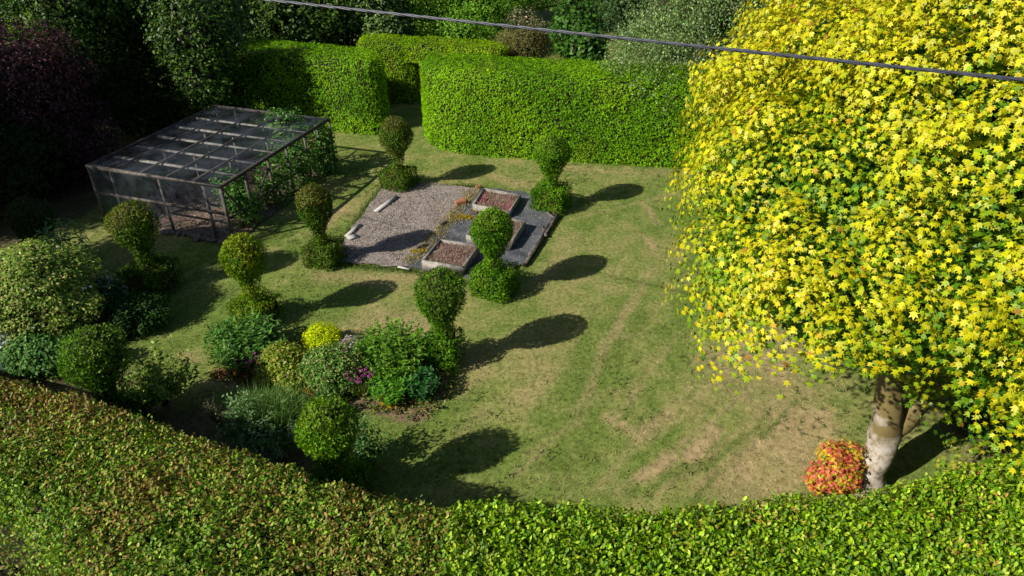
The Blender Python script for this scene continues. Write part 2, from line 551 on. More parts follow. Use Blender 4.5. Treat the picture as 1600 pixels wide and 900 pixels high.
STREAKS = [((1180, 600), (960, 770), .07, .55), ((1240, 600), (1030, 770), .06, .6), ((1300, 660), (1170, 775), .08, .6), ((1110, 600), (1010, 690), .07, .5),
           ((1060, 520), (960, 660), .06, .45), ((980, 400), (880, 560), .06, .4), ((1045, 640), (1000, 680), .16, .6), ((1190, 690), (1150, 730), .14, .7),
           ((1105, 560), (1180, 540), .3, .55), ((820, 700), (900, 780), .05, .3), ((690, 470), (560, 440), .10, .4), ((880, 345), (1060, 300), .08, .4),
           ((1012, 430), (935, 560), .13, .42), ((935, 560), (905, 660), .10, .32), ((985, 470), (900, 640), .10, .4), ((905, 655), (800, 740), .10, .35),
           ((1115, 668), (1078, 712), .15, 1.5), ((1050, 715), (1005, 745), .13, 1.2), ((948, 650), (985, 672), .08, 1.4),
           ((1235, 640), (1100, 760), .22, .7), ((1290, 640), (1140, 770), .25, .7), ((1300, 690), (1200, 780), .25, .7),
           ((1008, 320), (1030, 350), .10, .8), ((1000, 365), (1018, 385), .10, .8), ((965, 525), (1000, 520), .12, .5),
           ((740, 590), (720, 620), .10, .6), ((760, 640), (720, 680), .14, .4), ((1075, 600), (930, 760), .12, .35),
           ((900, 370), (850, 440), .35, .4), ((500, 430), (660, 437), .35, .55), ((660, 500), (600, 490), .5, .45),
           ((680, 520), (560, 510), .45, .55), ((880, 262), (1060, 270), .35, .45), ((770, 275), (830, 290), .3, .6),
           ((1180, 560), (1240, 600), .5, .7), ((1160, 520), (1210, 520), .4, .5), ((540, 320), (480, 380), .18, .5),
           ((700, 600), (740, 560), .3, .35), ((860, 560), (830, 620), .4, .3), ((1140, 590), (1290, 690), .7, .45),
           ((205, 615), (250, 640), .3, .8), ((285, 550), (310, 560), .15, .7), ((400, 605), (330, 600), .2, .6)]
DARKS = [((1110, 720), (1040, 745), .12, .7), ((1250, 620), (1085, 775), .05, .8), ((1010, 470), (900, 650), .04, .4),
         ((1200, 650), (1100, 725), .10, .5), ((945, 560), (1010, 500), .25, .35), ((900, 700), (880, 760), .3, .4)]


def lawn_colour(p):
    r = rot(p, math.radians(58))               # mowing and wheel lines
    st = fbm(r * np.array((0.22, 1.0)), 1.5, 4, 11)
    r2 = rot(p, math.radians(20))
    st2 = fbm(r2 * np.array((0.5, 1.0)), 1.1, 4, 23)
    big = fbm(p, 0.33, 3, 5)
    fine = fbm(p, 3.2, 3, 31)
    warp = (fbm(p, 1.2, 3, 44) - .5) * .5
    dry = (st - .5) * 2.0 + (st2 - .5) * 1.2 + (big - .5) * 1.5 + (fine - .5) * 1.9 + .08
    dry += -.26 + 0.42 * smooth(2.0, 6.5, p[:, 0]) * smooth(19, 11, p[:, 1])
    c = lerp(GREEN1, GREEN2, smooth(-.6, .2, dry))
    c = lerp(c, STRAW, smooth(-.15, .95, dry) * .85)
    c = lerp(c, BARE, smooth(.8, 1.5, dry) * .5)
    q = p + np.c_[warp, -warp] * .35
    for a, b, w, s in STREAKS:
        d, t = seg_dist(q, G(*a), G(*b))
        k = np.exp(-(d / w) ** 2) * s * (0.55 + 0.9 * fine)
        c = lerp(c, BARE * .9 + STRAW * .1, np.clip(k * .9, 0, .9))
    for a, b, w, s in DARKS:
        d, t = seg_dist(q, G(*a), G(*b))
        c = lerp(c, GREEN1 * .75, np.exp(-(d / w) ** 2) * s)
    d = poly_dist(plot, p)                     # greener, longer grass against the plot
    c = lerp(c, np.array((0.085, 0.15, 0.03)), np.exp(-(d / .22) ** 2) * .75)
    ins = inside(round_poly(border_poly, 1), p)
    dd = poly_dist(border_poly, p) * np.where(ins, 1, -1) + (fbm(p, 1.8, 3, 8) - .5) * .6
    c = lerp(c, lerp(np.tile((0.12, 0.085, 0.06), (len(p), 1)), (0.26, 0.19, 0.14), fbm(p, 4, 3, 77)), smooth(-.05, .12, dd))
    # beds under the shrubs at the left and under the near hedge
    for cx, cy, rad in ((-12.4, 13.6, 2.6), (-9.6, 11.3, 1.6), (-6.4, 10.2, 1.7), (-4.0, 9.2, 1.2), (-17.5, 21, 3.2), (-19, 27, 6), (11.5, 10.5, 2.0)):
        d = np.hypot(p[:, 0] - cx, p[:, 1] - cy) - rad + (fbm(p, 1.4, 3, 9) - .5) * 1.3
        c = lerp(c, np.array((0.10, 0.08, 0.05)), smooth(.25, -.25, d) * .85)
    return np.clip(c, 0.01, 0.6), np.clip(dry, -1, 1)


def make_ground():
    x0, x1, y0, y1, st = -18, 18, 4, 36, 0.155
    nx = int((x1 - x0) / st) + 1; ny = int((y1 - y0) / st) + 1
    X, Y = np.meshgrid(np.linspace(x0, x1, nx), np.linspace(y0, y1, ny))
    p = np.c_[X.ravel(), Y.ravel()]
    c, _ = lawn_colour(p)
    z = (fbm(p, .25, 2, 3) - .5) * .10 + (fbm(p, 3.0, 2, 4) - .5) * .02 - .03
    ed = np.minimum(np.minimum(p[:, 0] - x0, x1 - p[:, 0]), np.minimum(p[:, 1] - y0, y1 - p[:, 1]))
    z = z * smooth(0, 1.5, ed) - .03 * (1 - smooth(0, 1.5, ed))
    idx = np.arange(nx * ny).reshape(ny, nx)
    f = np.stack([idx[:-1, :-1], idx[:-1, 1:], idx[1:, 1:], idx[1:, :-1]], -1).reshape(-1, 4)
    mb = MB(); mb.add(np.c_[p, z], f, c)
    tag(mb.build('lawn', M['lawn'], smooth_shade=True), kind='structure')
    # the land beyond, out to the horizon
    xs = np.r_[-600, -200, -80, -40, x0, np.linspace(x0, x1, 13)[1:-1], x1, 40, 80, 200, 600]
    ys = np.r_[-300, -60, -15, y0, np.linspace(y0, y1, 13)[1:-1], y1, 45, 60, 90, 160, 400, 900]
    X, Y = np.meshgrid(xs, ys); p = np.c_[X.ravel(), Y.ravel()]
    idx = np.arange(len(p)).reshape(len(ys), len(xs))
    f = np.stack([idx[:-1, :-1], idx[:-1, 1:], idx[1:, 1:], idx[1:, :-1]], -1).reshape(-1, 4)
    cx = p[f, 0].mean(1); cy = p[f, 1].mean(1)
    f = f[~((cx > x0) & (cx < x1) & (cy > y0) & (cy < y1))]
    mb = MB(); mb.add(np.c_[p, np.full(len(p), -.06)], f, (0.12, 0.145, 0.04))
    tag(mb.build('ground', M['lawn']), kind='structure')
    # short grass, denser where it is green
    n = 160000
    q = np.c_[rng.uniform(-14, 12, n), 6 + 24 * rng.random(n) ** 1.25]
    hid = (q[:, 0] > 6 + (q[:, 1] - 8) * .42) & (q[:, 1] > 11)
    q = q[~hid]
    cam_x = np.abs(q[:, 0]) < (q[:, 1] * CP + H * SP) * .76
    q = q[cam_x]
    q = q[~inside(plot, q)]
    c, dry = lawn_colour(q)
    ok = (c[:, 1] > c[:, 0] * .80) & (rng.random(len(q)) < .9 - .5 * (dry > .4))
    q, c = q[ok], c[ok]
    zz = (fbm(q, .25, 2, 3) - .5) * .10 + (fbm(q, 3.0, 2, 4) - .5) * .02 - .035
    m = len(q)
    mb = MB()
    lean = np.c_[rng.normal(0, .7, (m, 2)), np.ones(m)]
    side = rand_unit(m)
    mb.leaves((np.array([[0, .16, 0], [0, -.16, 0], [1, 0, 0]]), [np.array([[0, 1, 2]])]), np.c_[q, zz], np.cross(lean, side), lean,
              rng.uniform(.03, .075, m), vary(c * 1.15, amt=.32))
    tag(mb.build('grass', M['grass']), 'short mown grass growing over the lawn', 'grass', kind='stuff')


make_ground()
# coarser tufts and clover
_q = np.c_[rng.uniform(-9, 9, 3600), rng.uniform(7.2, 25, 3600)]
_q = _q[~inside(plot, _q) & (fbm(_q, .8, 3, 91) > .47)]
mb = MB()
for _k in range(7):
    _m = len(_q)
    mb.leaves(BLADE, np.c_[_q + rng.normal(0, .035, (_m, 2)), np.full(_m, -.03)], rand_unit(_m), np.c_[rng.normal(0, .8, (_m, 2)), np.ones(_m)], rng.uniform(.05, .11, _m),
              vary(pick([(0.09, 0.17, 0.03), (0.13, 0.20, 0.045), (0.24, 0.22, 0.08), (0.07, 0.13, 0.03)], _m)), width=2.0)
tag(mb.build('grass_tufts', M['grass']), 'coarser tufts standing in the mown lawn', 'grass', kind='stuff')
mb = MB(); mb.add([(-16, 2.0, .04), (-4.5, 1.0, .04), (-4.5, 5.6, .04), (-6.5, 7.0, .04), (-16, 10.2, .04)], np.array([[0, 1, 2, 3, 4]]), (.02, .018, .012))  # near-black sheet, shade beyond the near hedge put into its colour
tag(mb.build('shade_sheet', M['lawn']), kind='structure')


# ---------------------------------------------------------------- hedges
def hedge(name, label, poly, z1, r, dens, size, colf, tmpl, mat, z0=0.0, lump=.07, lscale=1.2, spread=.5, depth=.05, keep=None, root=None, part='foliage', top=None, width=None, it=2, seed=3, group=None, down=0.0):
    c = np.mean(poly, axis=0)
    own = root is None
    if own: root = thing(name, label, 'hedge', (c[0], c[1], 0), group)
    org = np.array(root.location)
    pos, nrm, P, N = hedge_points(poly, z0, z1, r, dens, top or dens, keep, it)
    mb = MB()
    foliage_on(mb, pos, nrm, tmpl, size, colf(pos, nrm), lump, lscale, spread, depth, width=width, seed=seed, down=down)
    o = mb.build(part, mat, root, origin=org); o['kind'] = 'stuff'
    hedge_core(P, N, z0, z1, r).build('twigs', M['core'], root, origin=org)
    return root, P, N


def col_far_hedge(brownish=0.25, a=(0.11, 0.245, 0.022), b=(0.21, 0.375, 0.04), bn=(0.20, 0.17, 0.05)):
    def f(p, n):
        k = fbm(p, .8, 3, 61)
        c = lerp(np.array(a), np.array(b), smooth(.3, .7, k + rng.normal(0, .12, len(p))))
        c = lerp(c, np.array(bn), smooth(.62, .85, fbm(p, 1.1, 3, 71) + .08 * n[:, 2]) * brownish)
        return vary(c, amt=.22)
    return f


hedge('hedge', 'long clipped green hedge across the back, right of the grass gap',
      [(-3.75, 28.2), (-3.2, 26.6), (-1.6, 25.75), (1.75, 25.25), (7.3, 24.45), (11.5, 23.9), (12.3, 26.2), (7.8, 27.2), (2.0, 28.2), (-2.2, 29.1), (-3.6, 29.0)],
      3.2, .55, 540, .10, col_far_hedge(), TUFT, M['leaf'], lump=.07, lscale=2.2, spread=.45, depth=.04, down=.5)
hedge('hedge', 'clipped hedge left of the grass gap, half in tree shade behind the fruit cage',
      [(-5.85, 28.0), (-5.2, 28.9), (-5.8, 30.5), (-8.5, 31.5), (-13.5, 33.0), (-17.5, 33.6), (-17.5, 31.2), (-13, 30.2), (-8.5, 28.9)],
      3.0, .45, 420, .105, col_far_hedge(.1), TUFT, M['leaf'], lump=.08, lscale=2.0, spread=.45, depth=.04, seed=9, down=.5)
# hedge with a doorway clipped through it: two legs and the top joined over the opening
ar = thing('arched_hedge', 'clipped hedge with a dark doorway cut through it, behind the grass gap', 'hedge', (-3.5, 32.5, 0))
ARC = dict(tmpl=TUFT, mat=M['leaf'], lump=.06, lscale=2.0, spread=.45, root=ar, down=.5)
colA = col_far_hedge(.35, (0.15, 0.27, 0.022), (0.27, 0.40, 0.04))
hedge('', '', [(-7.3, 32.6), (-4.45, 32.0), (-4.2, 33.65), (-7.0, 34.4)], 2.75, .3, 480, .10, colA, part='foliage', **ARC)
hedge('', '', [(-3.45, 31.72), (-.4, 30.9), (-.1, 32.6), (-3.2, 33.4)], 2.75, .3, 480, .10, colA, part='foliage', **ARC)
hedge('', '', [(-5.2, 32.14), (-2.6, 31.5), (-2.3, 33.2), (-4.9, 33.85)], 2.75, .28, 480, .10, colA, part='foliage', z0=1.95, **ARC)

# the near hedges: whole leaves can be seen
BACK = [(-19, 12.6), (-13.5, 10.75), (-9.12, 9.45), (-7.19, 8.95), (-4.81, 7.95), (-3.43, 7.4), (-1.88, 6.85), (-.1, 6.42)]
NEAR = [(0, 3.6), (-3.2, 4.2), (-5.0, 5.1), (-6.2, 5.9), (-7.3, 6.7), (-9.5, 7.7), (-13.5, 8.8), (-19, 10)]


def col_beech(p, n):
    k = fbm(p, .9, 3, 15)
    m = len(p)
    g = pick([(0.12, 0.21, 0.03), (0.18, 0.29, 0.045), (0.26, 0.33, 0.07), (0.07, 0.14, 0.025)], m)
    b = pick([(0.24, 0.20, 0.06), (0.26, 0.18, 0.075), (0.20, 0.13, 0.05), (0.30, 0.27, 0.085)], m)
    # brown new growth towards the lawn side of the hedge top, greener towards the near side
    s = smooth(-2.4, 0.2, (p[:, 1] - np.interp(p[:, 0], [q[0] for q in BACK], [q[1] for q in BACK])))
    pr = np.clip(.02 + .95 * (k - .38) + .40 * s + .14 * (fbm(p, 3.2, 2, 16) - .5) * 4 - .1 * smooth(-4, -1, p[:, 0]), 0, .85)
    return vary(np.where((rng.random(m) < pr)[:, None], b, g), amt=.25)


def col_bright(p, n):
    k = fbm(p, 1.0, 3, 25)
    m = len(p)
    g = pick([(0.14, 0.25, 0.025), (0.23, 0.35, 0.04), (0.31, 0.41, 0.065), (0.09, 0.18, 0.025)], m)
    b = pick([(0.29, 0.24, 0.06), (0.28, 0.17, 0.06), (0.34, 0.31, 0.08)], m)
    pr = np.clip(-.22 + 1.1 * (k - .4) + .5 * (fbm(p, 3.5, 2, 18) - .5) + .05 * smooth(0, 4, p[:, 0]), 0, .6)
    return vary(np.where((rng.random(m) < pr)[:, None], b, g), amt=.25)


def in_view(p):
    d = p[:, 1] * CP + (H - p[:, 2]) * SP
    px = 800 + F * p[:, 0] / d; py = 450 - F * (p[:, 1] * SP - (H - p[:, 2]) * CP) / d
    v = (px > -160) & (px < 1760) & (py > -150) & (py < 990)
    return (v & ((p[:, 2] > 2.0) | (rng.random(len(p)) < .12))) | (rng.random(len(p)) < .06)


def sprigs(root, P, N, z1, n, colf, size, org):
    """shoots standing up out of the clipped top"""
    mb = MB()
    lo, hi = P.min(0), P.max(0)
    t = rng.random((n * 3, 2)) * (hi - lo) + lo
    t = t[inside(P - N * .1, t)]
    t = t[in_view(np.c_[t, np.full(len(t), z1)])][:n]
    m = len(t)
    for k in range(7):
        h = .03 + .035 * k
        a = rng.random(m) * 6.28
        pos = np.c_[t, np.full(m, z1 - .03)] + np.c_[rng.normal(0, .012, (m, 2)), np.full(m, h)]
        nn = unit(np.c_[np.cos(a) * .8, np.sin(a) * .8, np.ones(m)])
        td = np.c_[np.cos(a), np.sin(a), np.full(m, .7)]
        keep = rng.random(m) < (1.15 - k * .14)
        mb.leaves(OVAL, pos[keep], nn[keep], td[keep], size * rng.uniform(.7, 1.1, keep.sum()), colf(pos[keep], nn[keep]))
    o = mb.build('shoots', M['waxy'], root, origin=org); o['kind'] = 'stuff'


r1, P1, N1 = hedge('hedge', 'brown-tinged beech hedge curving along the bottom left of the lawn', BACK + NEAR, 2.5, .38, 1500, .062, col_beech, OVAL, M['waxy'],
                   lump=.15, lscale=2.4, spread=.9, depth=.10, keep=in_view, top=2050, seed=5, it=1)
sprigs(r1, P1, N1, 2.5, 3400, col_beech, .062, np.array(r1.location))
r2, P2, N2 = hedge('hedge', 'bright green beech hedge along the bottom right, below the maple trunk',
                   [(-1.0, 6.45), (-.6, 6.75), (.46, 6.72), (1.82, 6.52), (3.73, 6.80), (5.16, 6.88), (6.28, 7.2), (8.02, 7.7), (10, 8.4), (14, 10.2),
                    (15, 7.8), (11, 6.0), (8, 4.9), (4, 4.0), (.5, 3.6), (-1.0, 3.6)], 2.52, .38, 1400, .066, col_bright, OVAL, M['waxy'],
                   lump=.16, lscale=2.4, spread=.9, depth=.11, keep=in_view, top=1900, seed=12, it=1)
sprigs(r2, P2, N2, 2.52, 3200, col_bright, .075, np.array(r2.location))


# ---------------------------------------------------------------- topiary yews
def topiary(loc, R, label, col, h=2.5, block=(.95, .72), rz=TH, seed=0, neck=.2):
    t = thing('topiary_yew', label, 'topiary', (loc[0], loc[1], 0), 'clipped yew balls on square bases round the vegetable plot')
    s = h / 2.5; R *= .93
    neck *= .72; prof = np.array([(.5, neck * 1.2), (.9, neck), (1.15, neck * 1.15), (1.38, R * .52), (1.58, R * .80), (1.8, R * .97), (2.0, R), (2.2, R * .88), (2.36, R * .62), (2.46, R * .32), (2.5, .02)])
    prof = prof * np.array((s, 1))
    lr = random.Random(seed * 13 + 1)            # each is clipped a little differently
    prof[2:-1, 1] *= [lr.uniform(.90, 1.10) for _ in range(len(prof) - 3)]
    t.rotation_euler = (lr.uniform(-.035, .035), lr.uniform(-.035, .035), lr.uniform(-.12, .12))
    block = (block[0] * lr.uniform(.88, 1.08), block[1] * lr.uniform(.88, 1.12))
    zz, rr = prof[:, 0], prof[:, 1]
    dark, lite, rust = col

    def colours(p):
        m = len(p)
        c = lerp(np.array(dark), np.array(lite), smooth(.25, .75, fbm(p + seed, 2.2, 2, 50) + rng.normal(0, .15, m)))
        c = lerp(c, np.array(rust), smooth(.45, .85, fbm(p + seed * 3, 3.5, 2, 51) + .25 * (p[:, 2] > h - .35)) * .6)
        return vary(c, amt=.25)

    def revolve(z_lo, z_hi, n, name):
        z = rng.uniform(z_lo, z_hi, n * 2); r = np.interp(z, zz, rr)
        k = rng.random(len(z)) < np.clip(r / R + .1, 0, 1); z, r = z[k], r[k]
        dr = (np.interp(z + .02, zz, rr) - np.interp(z - .02, zz, rr)) / .04
        a = rng.random(len(z)) * 2 * math.pi
        pos = np.c_[r * np.cos(a), r * np.sin(a), z]
        nrm = unit(np.c_[np.cos(a), np.sin(a), -dr])
        mb = MB()
        foliage_on(mb, pos + seed, nrm, TUFT, .078, colours(pos), .075, 3.4, .8, .05, seed=seed, up=.3)
        mb.v = [v - seed for v in mb.v]
        o = mb.build(name, M['needle'], t); o['kind'] = 'stuff'
        cz = np.linspace(z_lo, z_hi - .04, 10); cr = np.maximum(np.interp(cz, zz, rr) - .11, .02)
        cb = MB(); cb.tube(np.c_[np.zeros(10), np.zeros(10), cz], cr, 14, (0.02, 0.02, 0.01))  # solid core, coloured dark like the shade among the twigs
        cb.build('twigs', M['core'], o)
    revolve(1.22 * s, h, 4300, 'ball')
    revolve(.5 * s, 1.22 * s, 1300, 'neck')
    w, bh = block
    poly = np.array([(-w / 2, -w / 2), (w / 2, -w / 2), (w / 2, w / 2), (-w / 2, w / 2)])
    pos, nrm, P, N = hedge_points(rot(poly, -rz), 0, bh, .07, 1250, 1250, it=0)
    mb = MB()
    foliage_on(mb, pos + seed, nrm, TUFT, .078, colours(pos), .08, 2.8, .8, .05, seed=seed + 1, up=.3)
    mb.v = [v - seed for v in mb.v]
    o = mb.build('base', M['needle'], t); o['kind'] = 'stuff'
    hedge_core(P, N, 0, bh, .1, .14).build('twigs', M['core'], o)
    st = MB(); st.tube([(0, 0, 0), (.02, 0, .6), (0, .02, 1.4)], (.06, .05, .03), 7); st.build('stem', M['bark'], t)


YG = ((0.035, 0.105, 0.010), (0.09, 0.20, 0.018), (0.12, 0.18, 0.03))
YB = ((0.045, 0.10, 0.012), (0.10, 0.17, 0.02), (0.16, 0.14, 0.035))
YL = ((0.055, 0.15, 0.012), (0.13, 0.27, 0.022), (0.16, 0.24, 0.03))
topiary((-4.04, 22.89), .56, 'rust-tinged yew ball nearest the gap in the back hedges', YB, 2.5, (.95, .7), seed=1)
topiary((-5.51, 17.6), .50, 'brown-topped yew ball at the left corner of the grey mulch', YB, 2.42, (.9, .72), seed=2, neck=.19)
topiary((1.31, 21.16), .57, 'green yew ball behind the right corner of the plot, before the long hedge', YL, 2.55, (.95, .85), seed=3, neck=.24)
topiary((-.45, 15.99), .52, 'yew ball standing in front of the raised timber beds', YL, 2.5, (.9, .7), seed=4, neck=.2)
topiary((-1.57, 12.85), .56, 'tall yew ball at the right end of the flower border', YG, 2.62, (.75, .85), seed=5, neck=.26)
topiary((-6.55, 14.65), .55, 'yew ball on a yellow-green base behind the tall leafy clump', ((0.07, 0.15, 0.012), (0.17, 0.27, 0.02), (0.26, 0.27, 0.03)), 2.5, (.95, .62), seed=6)
topiary((-9.91, 16.15), .60, 'yew ball with a thick tapering neck in front of the fruit cage', YB, 2.6, (1.05, .75), seed=7, neck=.3)
topiary((-8.2, 10.63), .60, 'large round yew ball beside the brown hedge at the left', YG, 2.6, (1.0, .7), seed=8, neck=.3)
topiary((-3.21, 8.73), .51, 'bushy yew ball close behind the near hedge, below the flower border', YL, 2.48, (.95, .7), seed=9, neck=.25)
topiary((-12.92, 16.64), .58, 'yew ball with leaves coloured dark for deep shade at the left edge', ((0.016, 0.038, 0.007), (0.026, 0.055, 0.010), (0.03, 0.04, 0.01)), 2.45, (.95, .7), seed=10)  # leaf colours darkened to stand for the shade on this one


# ---------------------------------------------------------------- vegetable plot
def sheet(name, poly, z, mat, lump=.02, step=.16, seed=1, rough=.5):
    """a ground sheet with a triangulated, slightly uneven surface"""
    P = np.asarray(poly)
    lo, hi = P.min(0), P.max(0)
    bm = bmesh.new()
    R, _ = resample(P, step)
    jit = (fbm(R, 3.5, 3, seed) - .5)[:, None] * .34
    R = R + jit * unit(R - R.mean(0))
    vs = [bm.verts.new((x, y, z)) for x, y in R]
    bm.faces.new(vs)
    for ax in (0, 1):
        for v in np.arange(lo[ax] + step, hi[ax], step):
            no = (1, 0, 0) if ax == 0 else (0, 1, 0); co = (v, 0, 0) if ax == 0 else (0, v, 0)
            bmesh.ops.bisect_plane(bm, geom=bm.verts[:] + bm.edges[:] + bm.faces[:], plane_co=co, plane_no=no)
    V = np.array([v.co[:] for v in bm.verts])
    h = (fbm(V[:, :2], 2.0, 3, seed) - .5) * 2 * lump
    for v, d in zip(bm.verts, h): v.co.z += d
    bm.normal_update(); bm.faces.ensure_lookup_table()
    if bm.faces[0].normal.z < 0: bmesh.ops.reverse_faces(bm, faces=bm.faces[:])
    for f in bm.faces: f.smooth = True
    me = bpy.data.meshes.new(name); bm.to_mesh(me); bm.free()
    return tag(link_mesh(name, me, mat), kind='structure')


sheet('mulch_ground', mulch_poly, .045, M['mulch'], .022, .15, 3)
sheet('weed_membrane', memb_poly, .075, M['membrane'], .034, .11, 5)


def clods(name, label, poly, n, size, cols, z=.05, mat='clods', seed=0, flat=.6):
    P = np.asarray(poly); lo, hi = P.min(0), P.max(0)
    q = rng.random((n * 3, 2)) * (hi - lo) + lo; q = q[inside(P, q)][:n]
    m = len(q)
    tv = np.array([[1, 0, 0], [0, 1, 0], [-1, 0, 0], [0, -1, 0], [0, 0, 1]]) * .5
    mb = MB()
    mb.leaves((tv, [np.array([[0, 1, 4], [1, 2, 4], [2, 3, 4], [3, 0, 4]])]), np.c_[q, np.full(m, z)], unit(np.c_[rng.normal(0, .3, (m, 2)), np.full(m, 1.)]),
              rand_unit(m), size * rng.uniform(.4, 1.5, m), vary(pick(cols, m), amt=.3), width=rng.uniform(.5, 1.2, m))
    return tag(mb.build(name, M[mat]), label, 'debris', kind='stuff')


clods('mulch_debris', 'grey stalks and clods scattered over the mulch', mulch_poly, 4200, .036, [(0.34, 0.29, 0.265), (0.27, 0.23, 0.21), (0.16, 0.135, 0.12), (0.37, 0.32, 0.295), (0.28, 0.23, 0.19)])
# dead stalks
mb = MB(); lo, hi = mulch_poly.min(0), mulch_poly.max(0)
q = rng.random((6000, 2)) * (hi - lo) + lo; q = q[inside(mulch_poly, q)]; m = len(q)
mb.leaves(BLADE, np.c_[q, np.full(m, .06)], rand_unit(m), np.c_[rng.normal(0, 1, (m, 2)), rng.uniform(.05, .8, m)], rng.uniform(.05, .13, m), vary(pick([(0.32, 0.27, 0.22), (0.24, 0.20, 0.17), (0.12, 0.10, 0.09), (0.22, 0.20, 0.12)], m)))
tag(mb.build('dead_stalks', M['grass']), 'dry bleached stalks lying on the grey mulch', 'stalks', kind='stuff')
# straw-coloured weeds where mulch meets membrane
mb = MB(); a, b = G(745, 300), G(640, 415); n = 2600
t = rng.random(n); q = a[:2] * (1 - t)[:, None] + b[:2] * t[:, None] + rng.normal(0, .13, (n, 2))
mb.leaves(BLADE, np.c_[q, np.full(n, .06)], rand_unit(n), np.c_[rng.normal(0, .8, (n, 2)), np.ones(n)], rng.uniform(.05, .16, n), vary(pick([(0.34, 0.27, 0.10), (0.26, 0.24, 0.08), (0.40, 0.33, 0.18)], n)), width=1.6)
tag(mb.build('dry_weeds', M['grass']), 'straw-coloured weeds along the edge of the black membrane', 'weeds', kind='stuff')
# longer green grass round the edge of the plot
mb = MB(); R, per = resample(plot, .02); n = 9000
i = rng.integers(0, len(R), n); q = R[i] + unit(R[i] - R.mean(0)) * rng.gamma(1.5, .05, n)[:, None] + rng.normal(0, .04, (n, 2))
mb.leaves(BLADE, np.c_[q, np.full(n, -.02)], rand_unit(n), np.c_[rng.normal(0, .5, (n, 2)), np.ones(n)], rng.uniform(.06, .15, n), vary(pick([(0.09, 0.17, 0.03), (0.12, 0.18, 0.035), (0.07, 0.13, 0.025), (0.2, 0.2, 0.06)], n)), width=1.5)
tag(mb.build('edge_grass', M['grass']), 'longer green grass round the edge of the vegetable plot', 'grass', kind='stuff')


clods('membrane_debris', 'blown soil and dead bits lying on the black membrane', memb_poly, 1500, .035, [(0.24, 0.20, 0.17), (0.15, 0.12, 0.10), (0.30, 0.26, 0.2), (0.20, 0.17, 0.09)], z=.075)


def ochre_patch(px, py, r, label):
    c = G(px, py); n = 170
    mb = MB(); q = c[:2] + rng.normal(0, r * .42, (n, 2)) * np.array((1.3, .7))
    mb.leaves(DIAMOND, np.c_[q, np.full(n, .08) + rng.random(n) * .02], rand_unit(n) * .5 + np.array((0, 0, 1)), rand_unit(n), .09 * rng.uniform(.6, 1.2, n), vary(pick([(0.30, 0.22, 0.03), (0.24, 0.17, 0.04), (0.22, 0.20, 0.05)], n)), width=1.3)
    o = mb.build('moss_patch', M['leaf'], origin=(c[0], c[1], 0), loc=(c[0], c[1], 0))
    tag(o, label, 'moss', kind='stuff')


ochre_patch(724, 343, .3, 'mustard yellow moss patch on the black membrane beside the largest brick')
ochre_patch(656, 396, .2, 'small mustard yellow patch by the left raised bed')
ochre_patch(742, 332, .12, 'thin yellow tuft against the front board of the far raised bed')


def raised_bed(corners, zt, label, soilcols, dens=2600, low=False):
    C = [G(px, py, zt)[:2] for px, py in corners]           # front-left, front-right, back-right, back-left
    c = np.mean(C, axis=0)
    t = thing('raised_bed', label, 'raised bed', (c[0], c[1], 0), 'square timber raised beds on the membrane')
    o3 = (c[0], c[1], 0)
    th = .026
    for k in range(4):
        a, b = np.array(C[k]), np.array(C[(k + 1) % 4]); d = unit(b - a); nrm = np.array((-d[1], d[0]))
        if k % 2 == 0: aa, bb = a, b
        else: aa, bb = a + d * (th + .002), b - d * (th + .002)
        off = nrm * th / 2
        mb = MB(); mb.beam((*(aa + off), zt / 2 + .03), (*(bb + off), zt / 2 + .03), th, zt - .06 + .06, .004)
        mb.build('board', M['pale_wood'], t, origin=o3)
    for k in range(4):
        pt = np.array(C[k]) + unit(c - np.array(C[k])) * .11
        mb = MB(); mb.box((*pt, zt / 2 - .01), (.05, .05, zt - .04), TH); mb.build('corner_post', M['dark_wood'], t, origin=o3)
    q = np.array(C); q = c + (q - c) * .95
    mb = MB(); g = 9
    U, V = np.meshgrid(np.linspace(0, 1, g), np.linspace(0, 1, g)); U, V = U.ravel(), V.ravel()
    pts = (q[0] * ((1 - U) * (1 - V))[:, None] + q[1] * (U * (1 - V))[:, None] + q[2] * (U * V)[:, None] + q[3] * ((1 - U) * V)[:, None])
    zz = zt - .06 + (fbm(pts, 3, 3, 5) - .5) * .06
    idx = np.arange(g * g).reshape(g, g); f = np.stack([idx[:-1, :-1], idx[:-1, 1:], idx[1:, 1:], idx[1:, :-1]], -1).reshape(-1, 4)
    mb.add(np.c_[pts, zz], f, (.2, .12, .1)); so = mb.build('soil', M['soil'], t, origin=o3, smooth_shade=True)
    n = dens; u, v = rng.random(n), rng.random(n)
    pp = (q[0] * ((1 - u) * (1 - v))[:, None] + q[1] * (u * (1 - v))[:, None] + q[2] * (u * v)[:, None] + q[3] * ((1 - u) * v)[:, None])
    pp = c + (pp - c) * .93
    k = smooth(.35, .65, fbm(pp, 1.6, 2, int(c[0] * 10) + 60))
    cc = np.where((rng.random(n) < k)[:, None], pick(soilcols[0], n), pick(soilcols[1], n))
    mb = MB(); mb.leaves(BLADE, np.c_[pp, np.full(n, zt - .08)], rand_unit(n), np.c_[rng.normal(0, .6, (n, 2)), np.ones(n)], rng.uniform(.05, .14, n), vary(cc), width=1.8)
    o = mb.build('weeds', M['grass'], t, origin=o3); o['kind'] = 'stuff'
    return t


